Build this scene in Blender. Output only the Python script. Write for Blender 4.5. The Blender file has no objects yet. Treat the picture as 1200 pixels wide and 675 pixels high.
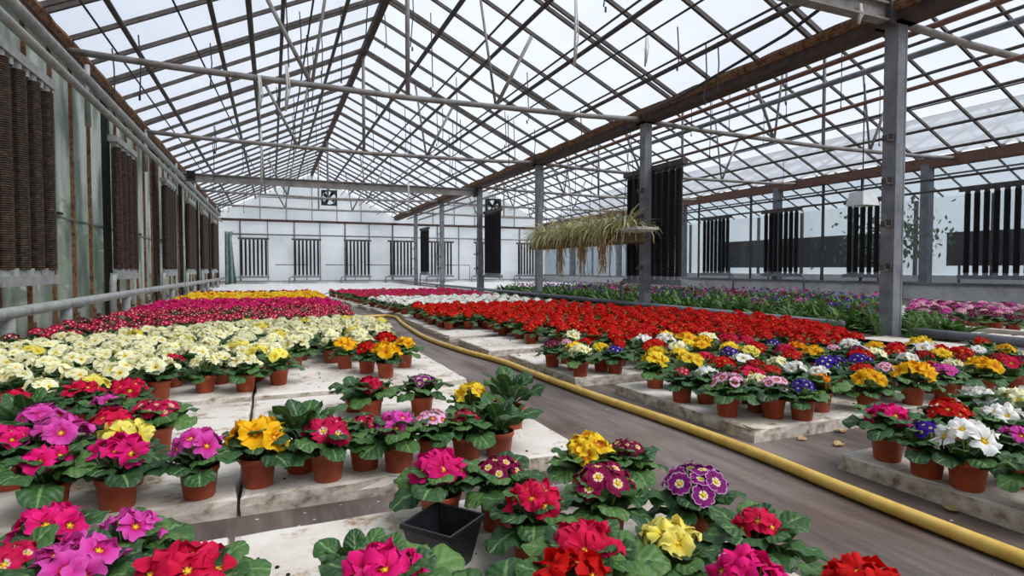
import bpy, math, random
import numpy as np
from mathutils import Vector, Matrix, Euler, noise as mnoise
R = math.radians
PI = math.pi
S = bpy.context.scene
col = S.collection
rng = random.Random(11)

# ------------------------------------------------------------------ camera
H = .75
PSI = math.atan(281/675.); TH = math.atan(22.5/675.)
FW = Vector((math.sin(PSI)*math.cos(TH), math.cos(PSI)*math.cos(TH), -math.sin(TH)))
RT = Vector((math.cos(PSI), -math.sin(PSI), 0))
UP = RT.cross(FW)
cam_d = bpy.data.cameras.new('camera'); cam_d.sensor_width = 36; cam_d.lens = 675/1200*36
cam_d.clip_start = .02; cam_d.clip_end = 400
cam = bpy.data.objects.new('camera', cam_d); col.objects.link(cam)
cam.location = (0, 0, H); cam.rotation_euler = (PI/2-TH, 0, -PSI)
S.camera = cam

def at(u, v, z):
    d = FW + RT*((u-600)/675.) - UP*((v-337.5)/675.)
    t = (z-H)/d.z
    return d.x*t, d.y*t
def depth(x, y, z):
    return (Vector((x, y, z-H))).dot(FW)

# ------------------------------------------------------------------ mesh builder
class MB:
    def __init__(s): s.v = []; s.f = []; s.m = []; s.a = []; s.uv = []
    def add(s, vs, fs, mi=0, a=None, uv=None):
        o = len(s.v); s.v += [tuple(p) for p in vs]
        s.f += [tuple(i+o for i in f) for f in fs]; s.m += [mi]*len(fs)
        s.a += a if a else [0.0]*len(vs)
        s.uv += uv if uv else [(0.0, 0.0)]*len(vs)
    def box(s, c, d, mi=0, M=None):
        x, y, z = d[0]/2, d[1]/2, d[2]/2
        vs = [Vector((i*x, j*y, k*z)) for i in (-1, 1) for j in (-1, 1) for k in (-1, 1)]
        c = Vector(c); vs = [((M @ p) if M else p)+c for p in vs]
        s.add(vs, [(0, 1, 3, 2), (4, 6, 7, 5), (0, 4, 5, 1), (2, 3, 7, 6), (0, 2, 6, 4), (1, 5, 7, 3)], mi)
    def span(s, a, b, mi=0):
        s.box([(a[i]+b[i])/2 for i in range(3)], [abs(b[i]-a[i]) for i in range(3)], mi)
    def bar(s, p, q, w, h, mi=0):
        p, q = Vector(p), Vector(q); d = q-p; L = d.length; d.normalize()
        u = d.cross(Vector((0, 0, 1)))
        u = u.normalized() if u.length > 1e-4 else Vector((1, 0, 0))
        n = u.cross(d)
        M = Matrix((u, d, n)).transposed()
        s.box((p+q)/2, (w, L, h), mi, M)
    def tube(s, pts, r, n=8, mi=0, cap=True, a=None):
        pts = [Vector(p) for p in pts]; rs = r if isinstance(r, (list, tuple)) else [r]*len(pts)
        vs = []; prev = None
        for i, p in enumerate(pts):
            d = (pts[min(i+1, len(pts)-1)]-pts[max(i-1, 0)]).normalized()
            u = d.cross(Vector((0, 0, 1))) if prev is None else prev-d*prev.dot(d)
            if u.length < 1e-4: u = Vector((1, 0, 0))
            u.normalize(); prev = u; w = d.cross(u)
            for k in range(n):
                t = 2*PI*k/n; vs.append(p+(u*math.cos(t)+w*math.sin(t))*rs[i])
        fs = [(i*n+k, i*n+(k+1) % n, (i+1)*n+(k+1) % n, (i+1)*n+k) for i in range(len(pts)-1) for k in range(n)]
        if cap: fs += [tuple(range(n-1, -1, -1)), tuple(range((len(pts)-1)*n, len(pts)*n))]
        s.add(vs, fs, mi, [a]*len(vs) if a is not None else None)
    def lathe(s, prof, n=16, mi=0, c=(0, 0, 0)):
        vs = []; fs = []
        for r, z in prof:
            for k in range(n):
                t = 2*PI*k/n; vs.append((c[0]+r*math.cos(t), c[1]+r*math.sin(t), c[2]+z))
        for i in range(len(prof)-1):
            for k in range(n): fs.append((i*n+k, i*n+(k+1) % n, (i+1)*n+(k+1) % n, (i+1)*n+k))
        s.add(vs, fs, mi)
    def mesh(s, name, mats, smooth=False):
        me = bpy.data.meshes.new(name); me.from_pydata(s.v, [], s.f)
        for m in (mats if isinstance(mats, (list, tuple)) else [mats]): me.materials.append(m)
        me.polygons.foreach_set('material_index', s.m)
        if smooth: me.polygons.foreach_set('use_smooth', [True]*len(s.f))
        at_ = me.attributes.new('rr', 'FLOAT', 'POINT'); at_.data.foreach_set('value', s.a)
        if any(u != (0.0, 0.0) for u in s.uv):
            ul = me.uv_layers.new(name='UVMap'); li = [0]*len(me.loops); me.loops.foreach_get('vertex_index', li)
            fl = []
            for i in li: fl += s.uv[i]
            ul.data.foreach_set('uv', fl)
        me.update(); return me
    def build(s, name, mats, parent=None, smooth=False, loc=None):
        return obj(name, s.mesh(name, mats, smooth), parent, loc)

def obj(name, me, parent=None, loc=None):
    o = bpy.data.objects.new(name, me); col.objects.link(o)
    if parent: o.parent = parent
    if loc is not None: o.location = loc
    return o
def empty(name, loc=(0, 0, 0), rz=0):
    o = bpy.data.objects.new(name, None); col.objects.link(o); o.location = loc; o.rotation_euler.z = rz
    o.empty_display_size = .05
    return o
def tag(o, label, cat, group=None, kind=None):
    o['label'] = label; o['category'] = cat
    if group: o['group'] = group
    if kind: o['kind'] = kind
    return o
def struct(o, label=None, cat=None):
    o['kind'] = 'structure'
    if label: o['label'] = label
    if cat: o['category'] = cat
    return o
ORD = ['zeroth', 'first', 'second', 'third', 'fourth', 'fifth', 'sixth', 'seventh', 'eighth', 'ninth', 'tenth', 'eleventh', 'twelfth',
       'thirteenth', 'fourteenth', 'fifteenth', 'sixteenth', 'seventeenth', 'eighteenth', 'nineteenth', 'twentieth']
def od(i): return ORD[i] if i <= 20 else '%d%s' % (i, {1: 'st', 2: 'nd', 3: 'rd'}.get(i % 10, 'th'))

# ------------------------------------------------------------------ materials
def lin(h):
    c = [int(h[i:i+2], 16)/255 for i in (0, 2, 4)]
    return tuple([x/12.92 if x < .04045 else ((x+.055)/1.055)**2.4 for x in c]+[1])
def newmat(name):
    m = bpy.data.materials.new(name); m.use_nodes = True; nt = m.node_tree; nt.nodes.clear()
    out = nt.nodes.new('ShaderNodeOutputMaterial')
    return m, nt, out
def N(nt, t, **k):
    n = nt.nodes.new(t)
    for a, b in k.items(): setattr(n, a, b)
    return n
def ramp(nt, fac, stops, interp='LINEAR'):
    r = N(nt, 'ShaderNodeValToRGB'); e = r.color_ramp; e.interpolation = interp
    e.elements[0].position = stops[0][0]; e.elements[0].color = stops[0][1]
    e.elements[1].position = stops[-1][0]; e.elements[1].color = stops[-1][1]
    for p, c in stops[1:-1]:
        x = e.elements.new(p); x.color = c
    nt.links.new(fac, r.inputs[0]); return r
def noise_mat(name, cols, scale=8, rough=.6, metal=0, bump=0, stretch=(1, 1, 1), detail=6, spec=.4, bscale=None):
    m, nt, out = newmat(name); L = nt.links.new
    tc = N(nt, 'ShaderNodeTexCoord'); mp = N(nt, 'ShaderNodeMapping'); mp.inputs['Scale'].default_value = stretch
    geo = N(nt, 'ShaderNodeNewGeometry'); L(geo.outputs['Position'], mp.inputs[0])
    nz = N(nt, 'ShaderNodeTexNoise'); nz.inputs['Scale'].default_value = scale; nz.inputs['Detail'].default_value = detail
    nz.inputs['Roughness'].default_value = .65
    L(mp.outputs[0], nz.inputs['Vector'])
    k = len(cols); st = [(.3+.4*i/(k-1), lin(c)) for i, c in enumerate(cols)]
    r = ramp(nt, nz.outputs[0], st)
    b = N(nt, 'ShaderNodeBsdfPrincipled'); L(r.outputs[0], b.inputs['Base Color'])
    b.inputs['Roughness'].default_value = rough; b.inputs['Metallic'].default_value = metal
    b.inputs['Specular IOR Level'].default_value = spec
    if bump:
        n2 = N(nt, 'ShaderNodeTexNoise'); n2.inputs['Scale'].default_value = bscale or scale*6; n2.inputs['Detail'].default_value = 5
        L(geo.outputs['Position'], n2.inputs['Vector'])
        bp = N(nt, 'ShaderNodeBump'); bp.inputs['Strength'].default_value = bump; bp.inputs['Distance'].default_value = .01
        L(n2.outputs[0], bp.inputs['Height']); L(bp.outputs[0], b.inputs['Normal'])
    L(b.outputs[0], out.inputs[0]); return m
MT = {}
MT['grey'] = noise_mat('grey_painted_steel', ['63656a', '7b7d82', '8c8e92'], 6, .5, spec=.4)
MT['pipe'] = noise_mat('pale_grey_pipe', ['7f817f', '989a98', 'aaaba8'], 9, .5)
MT['tie'] = noise_mat('weathered_tie_pipe', ['67605c', '807a76', '928d8a'], 5, .6)
MT['darksteel'] = noise_mat('dark_roof_bar', ['3a3330', '4e4743', '625a55'], 7, .7)
MT['rust'] = noise_mat('rusty_iron', ['3a261c', '60402c', '866448', '4f4038'], 14, .85, bump=.4)
MT['gutter'] = noise_mat('brown_gutter', ['2b2422', '43352f', '544038', '3a3432'], 7, .8, bump=.3)
MT['rustrail'] = noise_mat('red_brown_rail', ['5a4038', '7c5a4c', '6a4e44'], 9, .75)
MT['fin'] = noise_mat('brown_finned_tube', ['30261f', '4a3c32', '6a5a4c'], 25, .5, .2)
MT['findark'] = noise_mat('dark_finned_tube', ['171416', '221e20', '302a2a'], 25, .55, .2)
MT['black'] = noise_mat('black_plastic', ['0e0e10', '17171a', '222226'], 30, .35)
MT['blacksteel'] = noise_mat('black_steel', ['161517', '232224', '2e2c2d'], 12, .6)
MT['white'] = noise_mat('white_painted', ['c9c8c4', 'dcdbd8', 'e6e5e2'], 7, .6)
MT['wood'] = noise_mat('grey_wood', ['4a3a2e', '6b5645', '85705c'], 6, .8, stretch=(6, .6, 6), bump=.3)
MT['board'] = noise_mat('bleached_board', ['a59a8c', 'bcb3a6', 'cdc5ba'], 8, .8)
MT['pot'] = noise_mat('terracotta_plastic', ['8d3c20', 'a54a2a', 'b4573a'], 18, .45, spec=.45)
MT['soil'] = noise_mat('potting_soil', ['150e0a', '2a1d14', '3b2a1e'], 120, .95, bump=.8)
MT['plinth'] = noise_mat('whitewashed_plinth', ['b9b6b2', 'd3d1cd', 'e2e0dc', 'c6c2bc'], 2.5, .8, bump=.3, detail=9)
MT['sill'] = noise_mat('dirty_sill', ['6f6457', '9c9184', 'b9b0a4'], 5, .85, bump=.5, detail=9)
MT['hose'] = noise_mat('yellow_hose', ['bd953c', 'dcb454', 'e6c268'], 12, .42, spec=.5)
MT['cord'] = noise_mat('yellow_cord', ['b8912f', 'cfa845'], 12, .6)
MT['dead'] = noise_mat('dry_leaf', ['8d6a42', 'b09060', 'c8b082'], 30, .8)
MT['net'] = noise_mat('grey_green_net', ['5b6a66', '778783', '90a09b'], 6, .8)
MT['string'] = noise_mat('white_string', ['b8b4ae', 'd2cec8'], 20, .7)
MT['wire'] = noise_mat('dark_wire', ['25262c', '383a42'], 20, .6)
MT['screen'] = noise_mat('black_screen', ['121011', '1a1717', '232020'], 3, .8, stretch=(1, 4, .5))
MT['outground'] = noise_mat('outside_gravel', ['8d908a', 'a8a9a3', 'b9b8b1'], 2, .9)

def floor_mat():
    m, nt, out = newmat('ground_fabric'); L = nt.links.new
    geo = N(nt, 'ShaderNodeNewGeometry')
    mp = N(nt, 'ShaderNodeMapping'); mp.inputs['Scale'].default_value = (3, .35, 1); L(geo.outputs['Position'], mp.inputs[0])
    n1 = N(nt, 'ShaderNodeTexNoise'); n1.inputs['Scale'].default_value = 2.2; n1.inputs['Detail'].default_value = 10; n1.inputs['Roughness'].default_value = .7
    L(mp.outputs[0], n1.inputs['Vector'])
    r1 = ramp(nt, n1.outputs[0], [(.28, lin('433b37')), (.43, lin('5f5550')), (.58, lin('7d7069')), (.75, lin('95867a'))])
    n3 = N(nt, 'ShaderNodeTexNoise'); n3.inputs['Scale'].default_value = 1.3; n3.inputs['Detail'].default_value = 6; L(geo.outputs['Position'], n3.inputs['Vector'])
    r3 = ramp(nt, n3.outputs[0], [(.45, lin('ffffff')), (.7, lin('cdb8a6'))])
    mx = N(nt, 'ShaderNodeMix', data_type='RGBA', blend_type='MULTIPLY'); mx.inputs[0].default_value = 1
    L(r1.outputs[0], mx.inputs[6]); L(r3.outputs[0], mx.inputs[7])
    wv = N(nt, 'ShaderNodeTexWave', bands_direction='Y'); wv.inputs['Scale'].default_value = 70; wv.inputs['Distortion'].default_value = .6
    L(geo.outputs['Position'], wv.inputs['Vector'])
    b = N(nt, 'ShaderNodeBsdfPrincipled'); L(mx.outputs[2], b.inputs['Base Color']); b.inputs['Roughness'].default_value = .55
    b.inputs['Specular IOR Level'].default_value = .35
    n2 = N(nt, 'ShaderNodeTexNoise'); n2.inputs['Scale'].default_value = 60; L(geo.outputs['Position'], n2.inputs['Vector'])
    ad = N(nt, 'ShaderNodeMath', operation='ADD'); L(n2.outputs[0], ad.inputs[0]); L(wv.outputs[0], ad.inputs[1])
    bp = N(nt, 'ShaderNodeBump'); bp.inputs['Strength'].default_value = .25; bp.inputs['Distance'].default_value = .004
    L(ad.outputs[0], bp.inputs['Height']); L(bp.outputs[0], b.inputs['Normal'])
    L(b.outputs[0], out.inputs[0]); return m
MT['floor'] = floor_mat()

def slab_mat():
    m, nt, out = newmat('concrete_slab'); L = nt.links.new
    geo = N(nt, 'ShaderNodeNewGeometry')
    n1 = N(nt, 'ShaderNodeTexNoise'); n1.inputs['Scale'].default_value = 2.4; n1.inputs['Detail'].default_value = 10; n1.inputs['Roughness'].default_value = .62
    L(geo.outputs['Position'], n1.inputs['Vector'])
    r1 = ramp(nt, n1.outputs[0], [(.3, lin('b3a797')), (.43, lin('d2c8bb')), (.56, lin('e0d9cf')), (.72, lin('d8cfc4'))])
    n2 = N(nt, 'ShaderNodeTexNoise'); n2.inputs['Scale'].default_value = 9; n2.inputs['Detail'].default_value = 12; n2.inputs['Roughness'].default_value = .75
    L(geo.outputs['Position'], n2.inputs['Vector'])
    r2 = ramp(nt, n2.outputs[0], [(.53, lin('ffffff')), (.61, lin('d3c0ac')), (.7, lin('806a57'))])
    mx = N(nt, 'ShaderNodeMix', data_type='RGBA', blend_type='MULTIPLY'); mx.inputs[0].default_value = 1
    L(r1.outputs[0], mx.inputs[6]); L(r2.outputs[0], mx.inputs[7])
    # cast sides are rougher and dirtier than the trowelled top
    sp = N(nt, 'ShaderNodeSeparateXYZ'); L(geo.outputs['Normal'], sp.inputs[0])
    n4 = N(nt, 'ShaderNodeTexNoise'); n4.inputs['Scale'].default_value = 26; n4.inputs['Detail'].default_value = 8; L(geo.outputs['Position'], n4.inputs['Vector'])
    r4 = ramp(nt, n4.outputs[0], [(.3, lin('81746a')), (.42, lin('b3a697')), (.6, lin('d2c8ba'))])
    ab = N(nt, 'ShaderNodeMath', operation='GREATER_THAN'); ab.inputs[1].default_value = .6; L(sp.outputs[2], ab.inputs[0])
    m2 = N(nt, 'ShaderNodeMix', data_type='RGBA'); L(ab.outputs[0], m2.inputs[0]); L(r4.outputs[0], m2.inputs[6]); L(mx.outputs[2], m2.inputs[7])
    b = N(nt, 'ShaderNodeBsdfPrincipled'); L(m2.outputs[2], b.inputs['Base Color']); b.inputs['Roughness'].default_value = .8
    b.inputs['Specular IOR Level'].default_value = .25
    n3 = N(nt, 'ShaderNodeTexNoise'); n3.inputs['Scale'].default_value = 40; n3.inputs['Detail'].default_value = 8; L(geo.outputs['Position'], n3.inputs['Vector'])
    bp = N(nt, 'ShaderNodeBump'); bp.inputs['Strength'].default_value = .35; bp.inputs['Distance'].default_value = .008
    L(n3.outputs[0], bp.inputs['Height']); L(bp.outputs[0], b.inputs['Normal'])
    L(b.outputs[0], out.inputs[0]); return m
MT['slab'] = slab_mat()

def glass_mat(name, tint, dirt, tr=.7, scale=1.5, stretch=(1, 1, 1), lo=.35, hi=.7, gloss=.06):
    """thin dirty glazing: clear part lets the sky through, dirt scatters it"""
    m, nt, out = newmat(name); L = nt.links.new
    geo = N(nt, 'ShaderNodeNewGeometry'); mp = N(nt, 'ShaderNodeMapping'); mp.inputs['Scale'].default_value = stretch
    L(geo.outputs['Position'], mp.inputs[0])
    nz = N(nt, 'ShaderNodeTexNoise'); nz.inputs['Scale'].default_value = scale; nz.inputs['Detail'].default_value = 8; L(mp.outputs[0], nz.inputs['Vector'])
    t = N(nt, 'ShaderNodeBsdfTransparent'); t.inputs[0].default_value = lin(tint)
    r = ramp(nt, nz.outputs[0], [(lo, lin(dirt[0])), (hi, lin(dirt[1]))])
    d = N(nt, 'ShaderNodeBsdfTranslucent'); L(r.outputs[0], d.inputs[0])
    d2 = N(nt, 'ShaderNodeBsdfDiffuse'); L(r.outputs[0], d2.inputs[0])
    md = N(nt, 'ShaderNodeMixShader'); md.inputs[0].default_value = .35; L(d.outputs[0], md.inputs[1]); L(d2.outputs[0], md.inputs[2])
    mr = N(nt, 'ShaderNodeMapRange'); mr.inputs[1].default_value = lo; mr.inputs[2].default_value = hi
    mr.inputs[3].default_value = min(1, (1-tr)*1.35); mr.inputs[4].default_value = (1-tr)*.65; L(nz.outputs[0], mr.inputs[0])
    mx = N(nt, 'ShaderNodeMixShader'); L(mr.outputs[0], mx.inputs[0]); L(t.outputs[0], mx.inputs[1]); L(md.outputs[0], mx.inputs[2])
    g = N(nt, 'ShaderNodeBsdfGlossy'); g.inputs['Roughness'].default_value = .12
    mg = N(nt, 'ShaderNodeMixShader'); mg.inputs[0].default_value = gloss; L(mx.outputs[0], mg.inputs[1]); L(g.outputs[0], mg.inputs[2])
    L(mg.outputs[0], out.inputs[0]); return m
MT['roofglass'] = glass_mat('roof_glazing', 'f0f3f8', ('d5dae0', 'f2f4f8'), .88, 1.1, (1, .35, 1), gloss=.015)
MT['wallglass'] = glass_mat('dirty_green_glass', 'd8dcd8', ('8e9990', 'd2d2c6'), .42, 2.2, (1, 1.2, .45), lo=.38, hi=.62, gloss=.04)
MT['clearglass'] = glass_mat('clear_glass', 'dfe5ea', ('a8adb2', 'd5dade'), .94, .9, (1, 1, .5), gloss=.03)
MT['brightened'] = glass_mat('brightened_glazing', 'f4f6f8', ('f0f2f4', 'fdfdfd'), .55, .5, gloss=.01)  # milky white put into the neighbour's panes to brighten the view through them
MT['opal'] = glass_mat('opal_sheet', 'e6eaee', ('e6e9eb', 'fcfcfc'), .42, .5, (1, 1, 1.6), gloss=.01)

def leaf_mat(name, cols, mid, rough=.42, veins=True):
    m, nt, out = newmat(name); L = nt.links.new
    at_ = N(nt, 'ShaderNodeAttribute', attribute_name='rr')
    oi = N(nt, 'ShaderNodeObjectInfo')
    ad = N(nt, 'ShaderNodeMath', operation='MULTIPLY_ADD'); L(oi.outputs['Random'], ad.inputs[0]); ad.inputs[1].default_value = .3; L(at_.outputs['Fac'], ad.inputs[2])
    k = len(cols)
    r = ramp(nt, ad.outputs[0], [(1.25*i/(k-1)/1.25, lin(c)) for i, c in enumerate(cols)])
    uv = N(nt, 'ShaderNodeUVMap'); uv.uv_map = 'UVMap'
    sp = N(nt, 'ShaderNodeSeparateXYZ'); L(uv.outputs[0], sp.inputs[0])
    ab = N(nt, 'ShaderNodeMath', operation='ABSOLUTE'); L(sp.outputs[1], ab.inputs[0])
    rm = ramp(nt, ab.outputs[0], [(.03, (1, 1, 1, 1)), (.12, (0, 0, 0, 1))])
    mx = N(nt, 'ShaderNodeMix', data_type='RGBA'); L(rm.outputs[0], mx.inputs[0]); L(r.outputs[0], mx.inputs[6]); mx.inputs[7].default_value = lin(mid)
    b = N(nt, 'ShaderNodeBsdfPrincipled'); L(mx.outputs[2], b.inputs['Base Color']); b.inputs['Roughness'].default_value = rough
    b.inputs['Specular IOR Level'].default_value = .35
    if veins:
        # side veins run forward from the midrib, with a crinkle between them
        v1 = N(nt, 'ShaderNodeMath', operation='MULTIPLY_ADD'); L(ab.outputs[0], v1.inputs[0]); v1.inputs[1].default_value = -.22; L(sp.outputs[0], v1.inputs[2])
        v2 = N(nt, 'ShaderNodeMath', operation='MULTIPLY'); L(v1.outputs[0], v2.inputs[0]); v2.inputs[1].default_value = 52
        v3 = N(nt, 'ShaderNodeMath', operation='SINE'); L(v2.outputs[0], v3.inputs[0])
        mp = N(nt, 'ShaderNodeMapping'); mp.inputs['Scale'].default_value = (14, 4, 1); L(uv.outputs[0], mp.inputs[0])
        vo = N(nt, 'ShaderNodeTexVoronoi', feature='SMOOTH_F1'); vo.inputs['Scale'].default_value = 1; L(mp.outputs[0], vo.inputs['Vector'])
        v4 = N(nt, 'ShaderNodeMath', operation='MULTIPLY_ADD'); L(v3.outputs[0], v4.inputs[0]); v4.inputs[1].default_value = .35; L(vo.outputs[0], v4.inputs[2])
        bp = N(nt, 'ShaderNodeBump'); bp.inputs['Strength'].default_value = .55; bp.inputs['Distance'].default_value = .004
        L(v4.outputs[0], bp.inputs['Height']); L(bp.outputs[0], b.inputs['Normal'])
    t = N(nt, 'ShaderNodeBsdfTranslucent'); t.inputs[0].default_value = lin(cols[-1])
    mxs = N(nt, 'ShaderNodeMixShader'); mxs.inputs[0].default_value = .14; L(b.outputs[0], mxs.inputs[1]); L(t.outputs[0], mxs.inputs[2])
    L(mxs.outputs[0], out.inputs[0]); return m
MT['leaf'] = leaf_mat('primrose_leaf', ['253f27', '30512d', '406433', '5c7e40'], '70905a')
MT['herb'] = leaf_mat('bedding_leaf', ['26431f', '365a27', '4a7030', '678a40'], '587c3a', .6, False)
MT['spider'] = leaf_mat('spider_plant_leaf', ['7d8a4c', 'a3a866', 'c4be86', 'dcd4a8'], 'dcdcb0', .6, False)
MT['hedge'] = leaf_mat('outside_hedge_leaf', ['2f4a33', '4a6a48', '6a8460'], '5f7f58', .7, False)
MT['stalk'] = noise_mat('flower_stalk', ['6f8a46', '88a05a'], 40, .6)

def petal_mat(name, stops):
    m, nt, out = newmat(name); L = nt.links.new
    at_ = N(nt, 'ShaderNodeAttribute', attribute_name='rr')
    r = ramp(nt, at_.outputs['Fac'], [(p, lin(c)) for p, c in stops])
    oi = N(nt, 'ShaderNodeObjectInfo')
    hs = N(nt, 'ShaderNodeHueSaturation'); L(r.outputs[0], hs.inputs['Color'])
    mr = N(nt, 'ShaderNodeMapRange'); mr.inputs[3].default_value = .86; mr.inputs[4].default_value = 1.1; L(oi.outputs['Random'], mr.inputs[0]); L(mr.outputs[0], hs.inputs['Value'])
    b = N(nt, 'ShaderNodeBsdfPrincipled'); L(hs.outputs[0], b.inputs['Base Color']); b.inputs['Roughness'].default_value = .65
    b.inputs['Specular IOR Level'].default_value = .15
    t = N(nt, 'ShaderNodeBsdfTranslucent'); L(hs.outputs[0], t.inputs[0])
    mx = N(nt, 'ShaderNodeMixShader'); mx.inputs[0].default_value = .25; L(b.outputs[0], mx.inputs[1]); L(t.outputs[0], mx.inputs[2])
    L(mx.outputs[0], out.inputs[0]); return m
FC = {
 'magenta': [(.1, 'd8b020'), (.17, 'b00838'), (.4, 'd60d62'), (1, 'e42080')],
 'orchid': [(.1, 'd8a020'), (.17, 'b81048'), (.4, 'cf2f92'), (1, 'dc58b4')],
 'crimson': [(.1, 'e0c030'), (.17, 'b40a2c'), (.5, 'cc0f3c'), (1, 'd01a4c')],
 'rosewhite': [(.12, 'e8c030'), (.2, 'f2d8d8'), (.34, 'd02058'), (1, 'b80d40')],
 'darkred': [(.1, 'd8a820'), (.17, '8e0a14'), (1, 'a80c18')],
 'red': [(.12, 'f0b820'), (.18, 'a00605'), (.5, 'c00a08'), (1, 'cc0f0c')],
 'yellow': [(.1, 'e09010'), (.25, 'eda818'), (.5, 'f4cc20'), (1, 'f8de48')],
 'lemon': [(.1, 'e8b820'), (.25, 'f0d83c'), (1, 'f5ea80')],
 'golden': [(.1, 'd87808'), (.25, 'ec9a08'), (.6, 'f4b40e'), (1, 'f8c424')],
 'bicolor': [(.1, 'e8a010'), (.35, 'd87010'), (.6, 'f2c41c'), (1, 'f8d83c')],
 'orange': [(.1, 'f0b010'), (.25, 'e87808'), (1, 'f29a14')],
 'cream': [(.08, 'e8b828'), (.2, 'f0dc68'), (.36, 'f4efb8'), (1, 'f6f3d0')],
 'white': [(.1, 'e0a818'), (.2, 'f0d850'), (.27, 'f2f0e8'), (1, 'f6f4f0')],
 'pink': [(.1, 'e8b830'), (.2, 'e8a020'), (.26, 'b01048'), (.45, 'd0508c'), (.62, 'f0b4d0'), (1, 'f4c8de')],
 'purple': [(.14, 'f0d040'), (.3, 'f2ecd8'), (.38, '7a1868'), (.88, '8a1c74'), (1, 'e0b8d8')],
 'maroon': [(.14, 'f0d040'), (.32, 'f4ecc8'), (.4, 'a01050'), (.7, '780a38'), (1, '8c1048')],
 'violet': [(.12, 'f0e090'), (.2, 'f0e8d0'), (.27, '2c1478'), (1, '46209c')],
 'plum': [(.1, 'e0c040'), (.2, '581030'), (1, '7a1450')],
}
for k, v in FC.items(): MT['f_'+k] = petal_mat(k+'_petal', v)
MT['eye'] = noise_mat('yellow_flower_eye', ['d8a010', 'eec030'], 200, .6)
CN = {'magenta': 'magenta', 'orchid': 'orchid pink', 'crimson': 'crimson', 'rosewhite': 'rose red', 'darkred': 'dark red', 'red': 'red', 'yellow': 'yellow',
      'lemon': 'lemon yellow', 'golden': 'golden yellow', 'bicolor': 'yellow-orange', 'orange': 'orange', 'cream': 'cream', 'white': 'white',
      'pink': 'pale pink', 'purple': 'white-edged purple', 'maroon': 'maroon', 'violet': 'violet', 'plum': 'plum'}

# ------------------------------------------------------------------ world and sun
w = bpy.data.worlds.new('overcast_sky'); S.world = w; w.use_nodes = True; nt = w.node_tree; nt.nodes.clear()
tc = N(nt, 'ShaderNodeTexCoord'); L = nt.links.new
sp = N(nt, 'ShaderNodeSeparateXYZ'); L(tc.outputs['Generated'], sp.inputs[0])
dt = N(nt, 'ShaderNodeVectorMath', operation='DOT_PRODUCT'); dt.inputs[1].default_value = (.75, .25, -.35); L(tc.outputs['Generated'], dt.inputs[0])
rp = ramp(nt, dt.outputs['Value'], [(0, (.50, .56, .66, 1)), (.42, (.68, .73, .80, 1)), (.6, (1, 1.0, 1.0, 1)), (1, (1, 1, 1, 1))])
mrn = N(nt, 'ShaderNodeMapRange'); mrn.inputs[1].default_value = -.7; mrn.inputs[2].default_value = .7; L(dt.outputs['Value'], mrn.inputs[0])
L(mrn.outputs[0], rp.inputs[0])
nz = N(nt, 'ShaderNodeTexNoise'); nz.inputs['Scale'].default_value = 2.2; nz.inputs['Detail'].default_value = 5; L(tc.outputs['Generated'], nz.inputs['Vector'])
rn = ramp(nt, nz.outputs[0], [(.35, (.88, .9, .93, 1)), (.65, (1.04, 1.04, 1.04, 1))])
mxw = N(nt, 'ShaderNodeMix', data_type='RGBA', blend_type='MULTIPLY'); mxw.inputs[0].default_value = 1
L(rp.outputs[0], mxw.inputs[6]); L(rn.outputs[0], mxw.inputs[7])
bg = N(nt, 'ShaderNodeBackground'); bg.inputs[1].default_value = 1.12; L(mxw.outputs[2], bg.inputs[0])
ow = N(nt, 'ShaderNodeOutputWorld'); L(bg.outputs[0], ow.inputs[0])
sd = bpy.data.lights.new('hazy_sun', 'SUN'); sd.energy = 5.0; sd.angle = R(50); sd.color = (1, .955, .89)
so = bpy.data.objects.new('hazy_sun', sd); col.objects.link(so); so.rotation_euler = (R(28), R(24), 0); so.location = (0, 0, 20)
S.view_settings.view_transform = 'Standard'; S.view_settings.look = 'None'
S.view_settings.exposure = .1; S.view_settings.gamma = 1; S.view_settings.use_curve_mapping = False
S.cycles.transparent_max_bounces = 24; S.cycles.max_bounces = 8; S.cycles.diffuse_bounces = 4

# ------------------------------------------------------------------ the house: dimensions
XL, XV, XR, XF = -2.35, 6.14, 14.9, 23.4     # left wall, valley, right wall, neighbour's far side
YA, YB = -4.7, 30.73                          # near and far end
ZE = 3.45                                     # eaves
PY = [4.15+4.43*k for k in range(6)]          # post lines
def ridge(x0, x1): return (x0+x1)/2, ZE+2.05

b = MB(); b.span((XL-.2, YA, -.1), (XF, YB+.3, 0)); struct(b.build('floor', MT['floor']), 'grey brown woven ground fabric covering the path between beds', 'floor')
b = MB(); b.span((-60, -40, -.3), (80, 120, -.12)); struct(b.build('trim_1', MT['outground']), 'pale ground outside the greenhouse', 'ground')
b = MB(); b.span((XL+.02, 15.3, 0), (XV-.3, YB-.1, .02)); b.span((XV+.3, 18, 0), (XR-.3, YB-.1, .02)); struct(b.build('trim_2', MT['plinth']), 'pale concrete floor strip before the far wall', 'floor strip')

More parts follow.
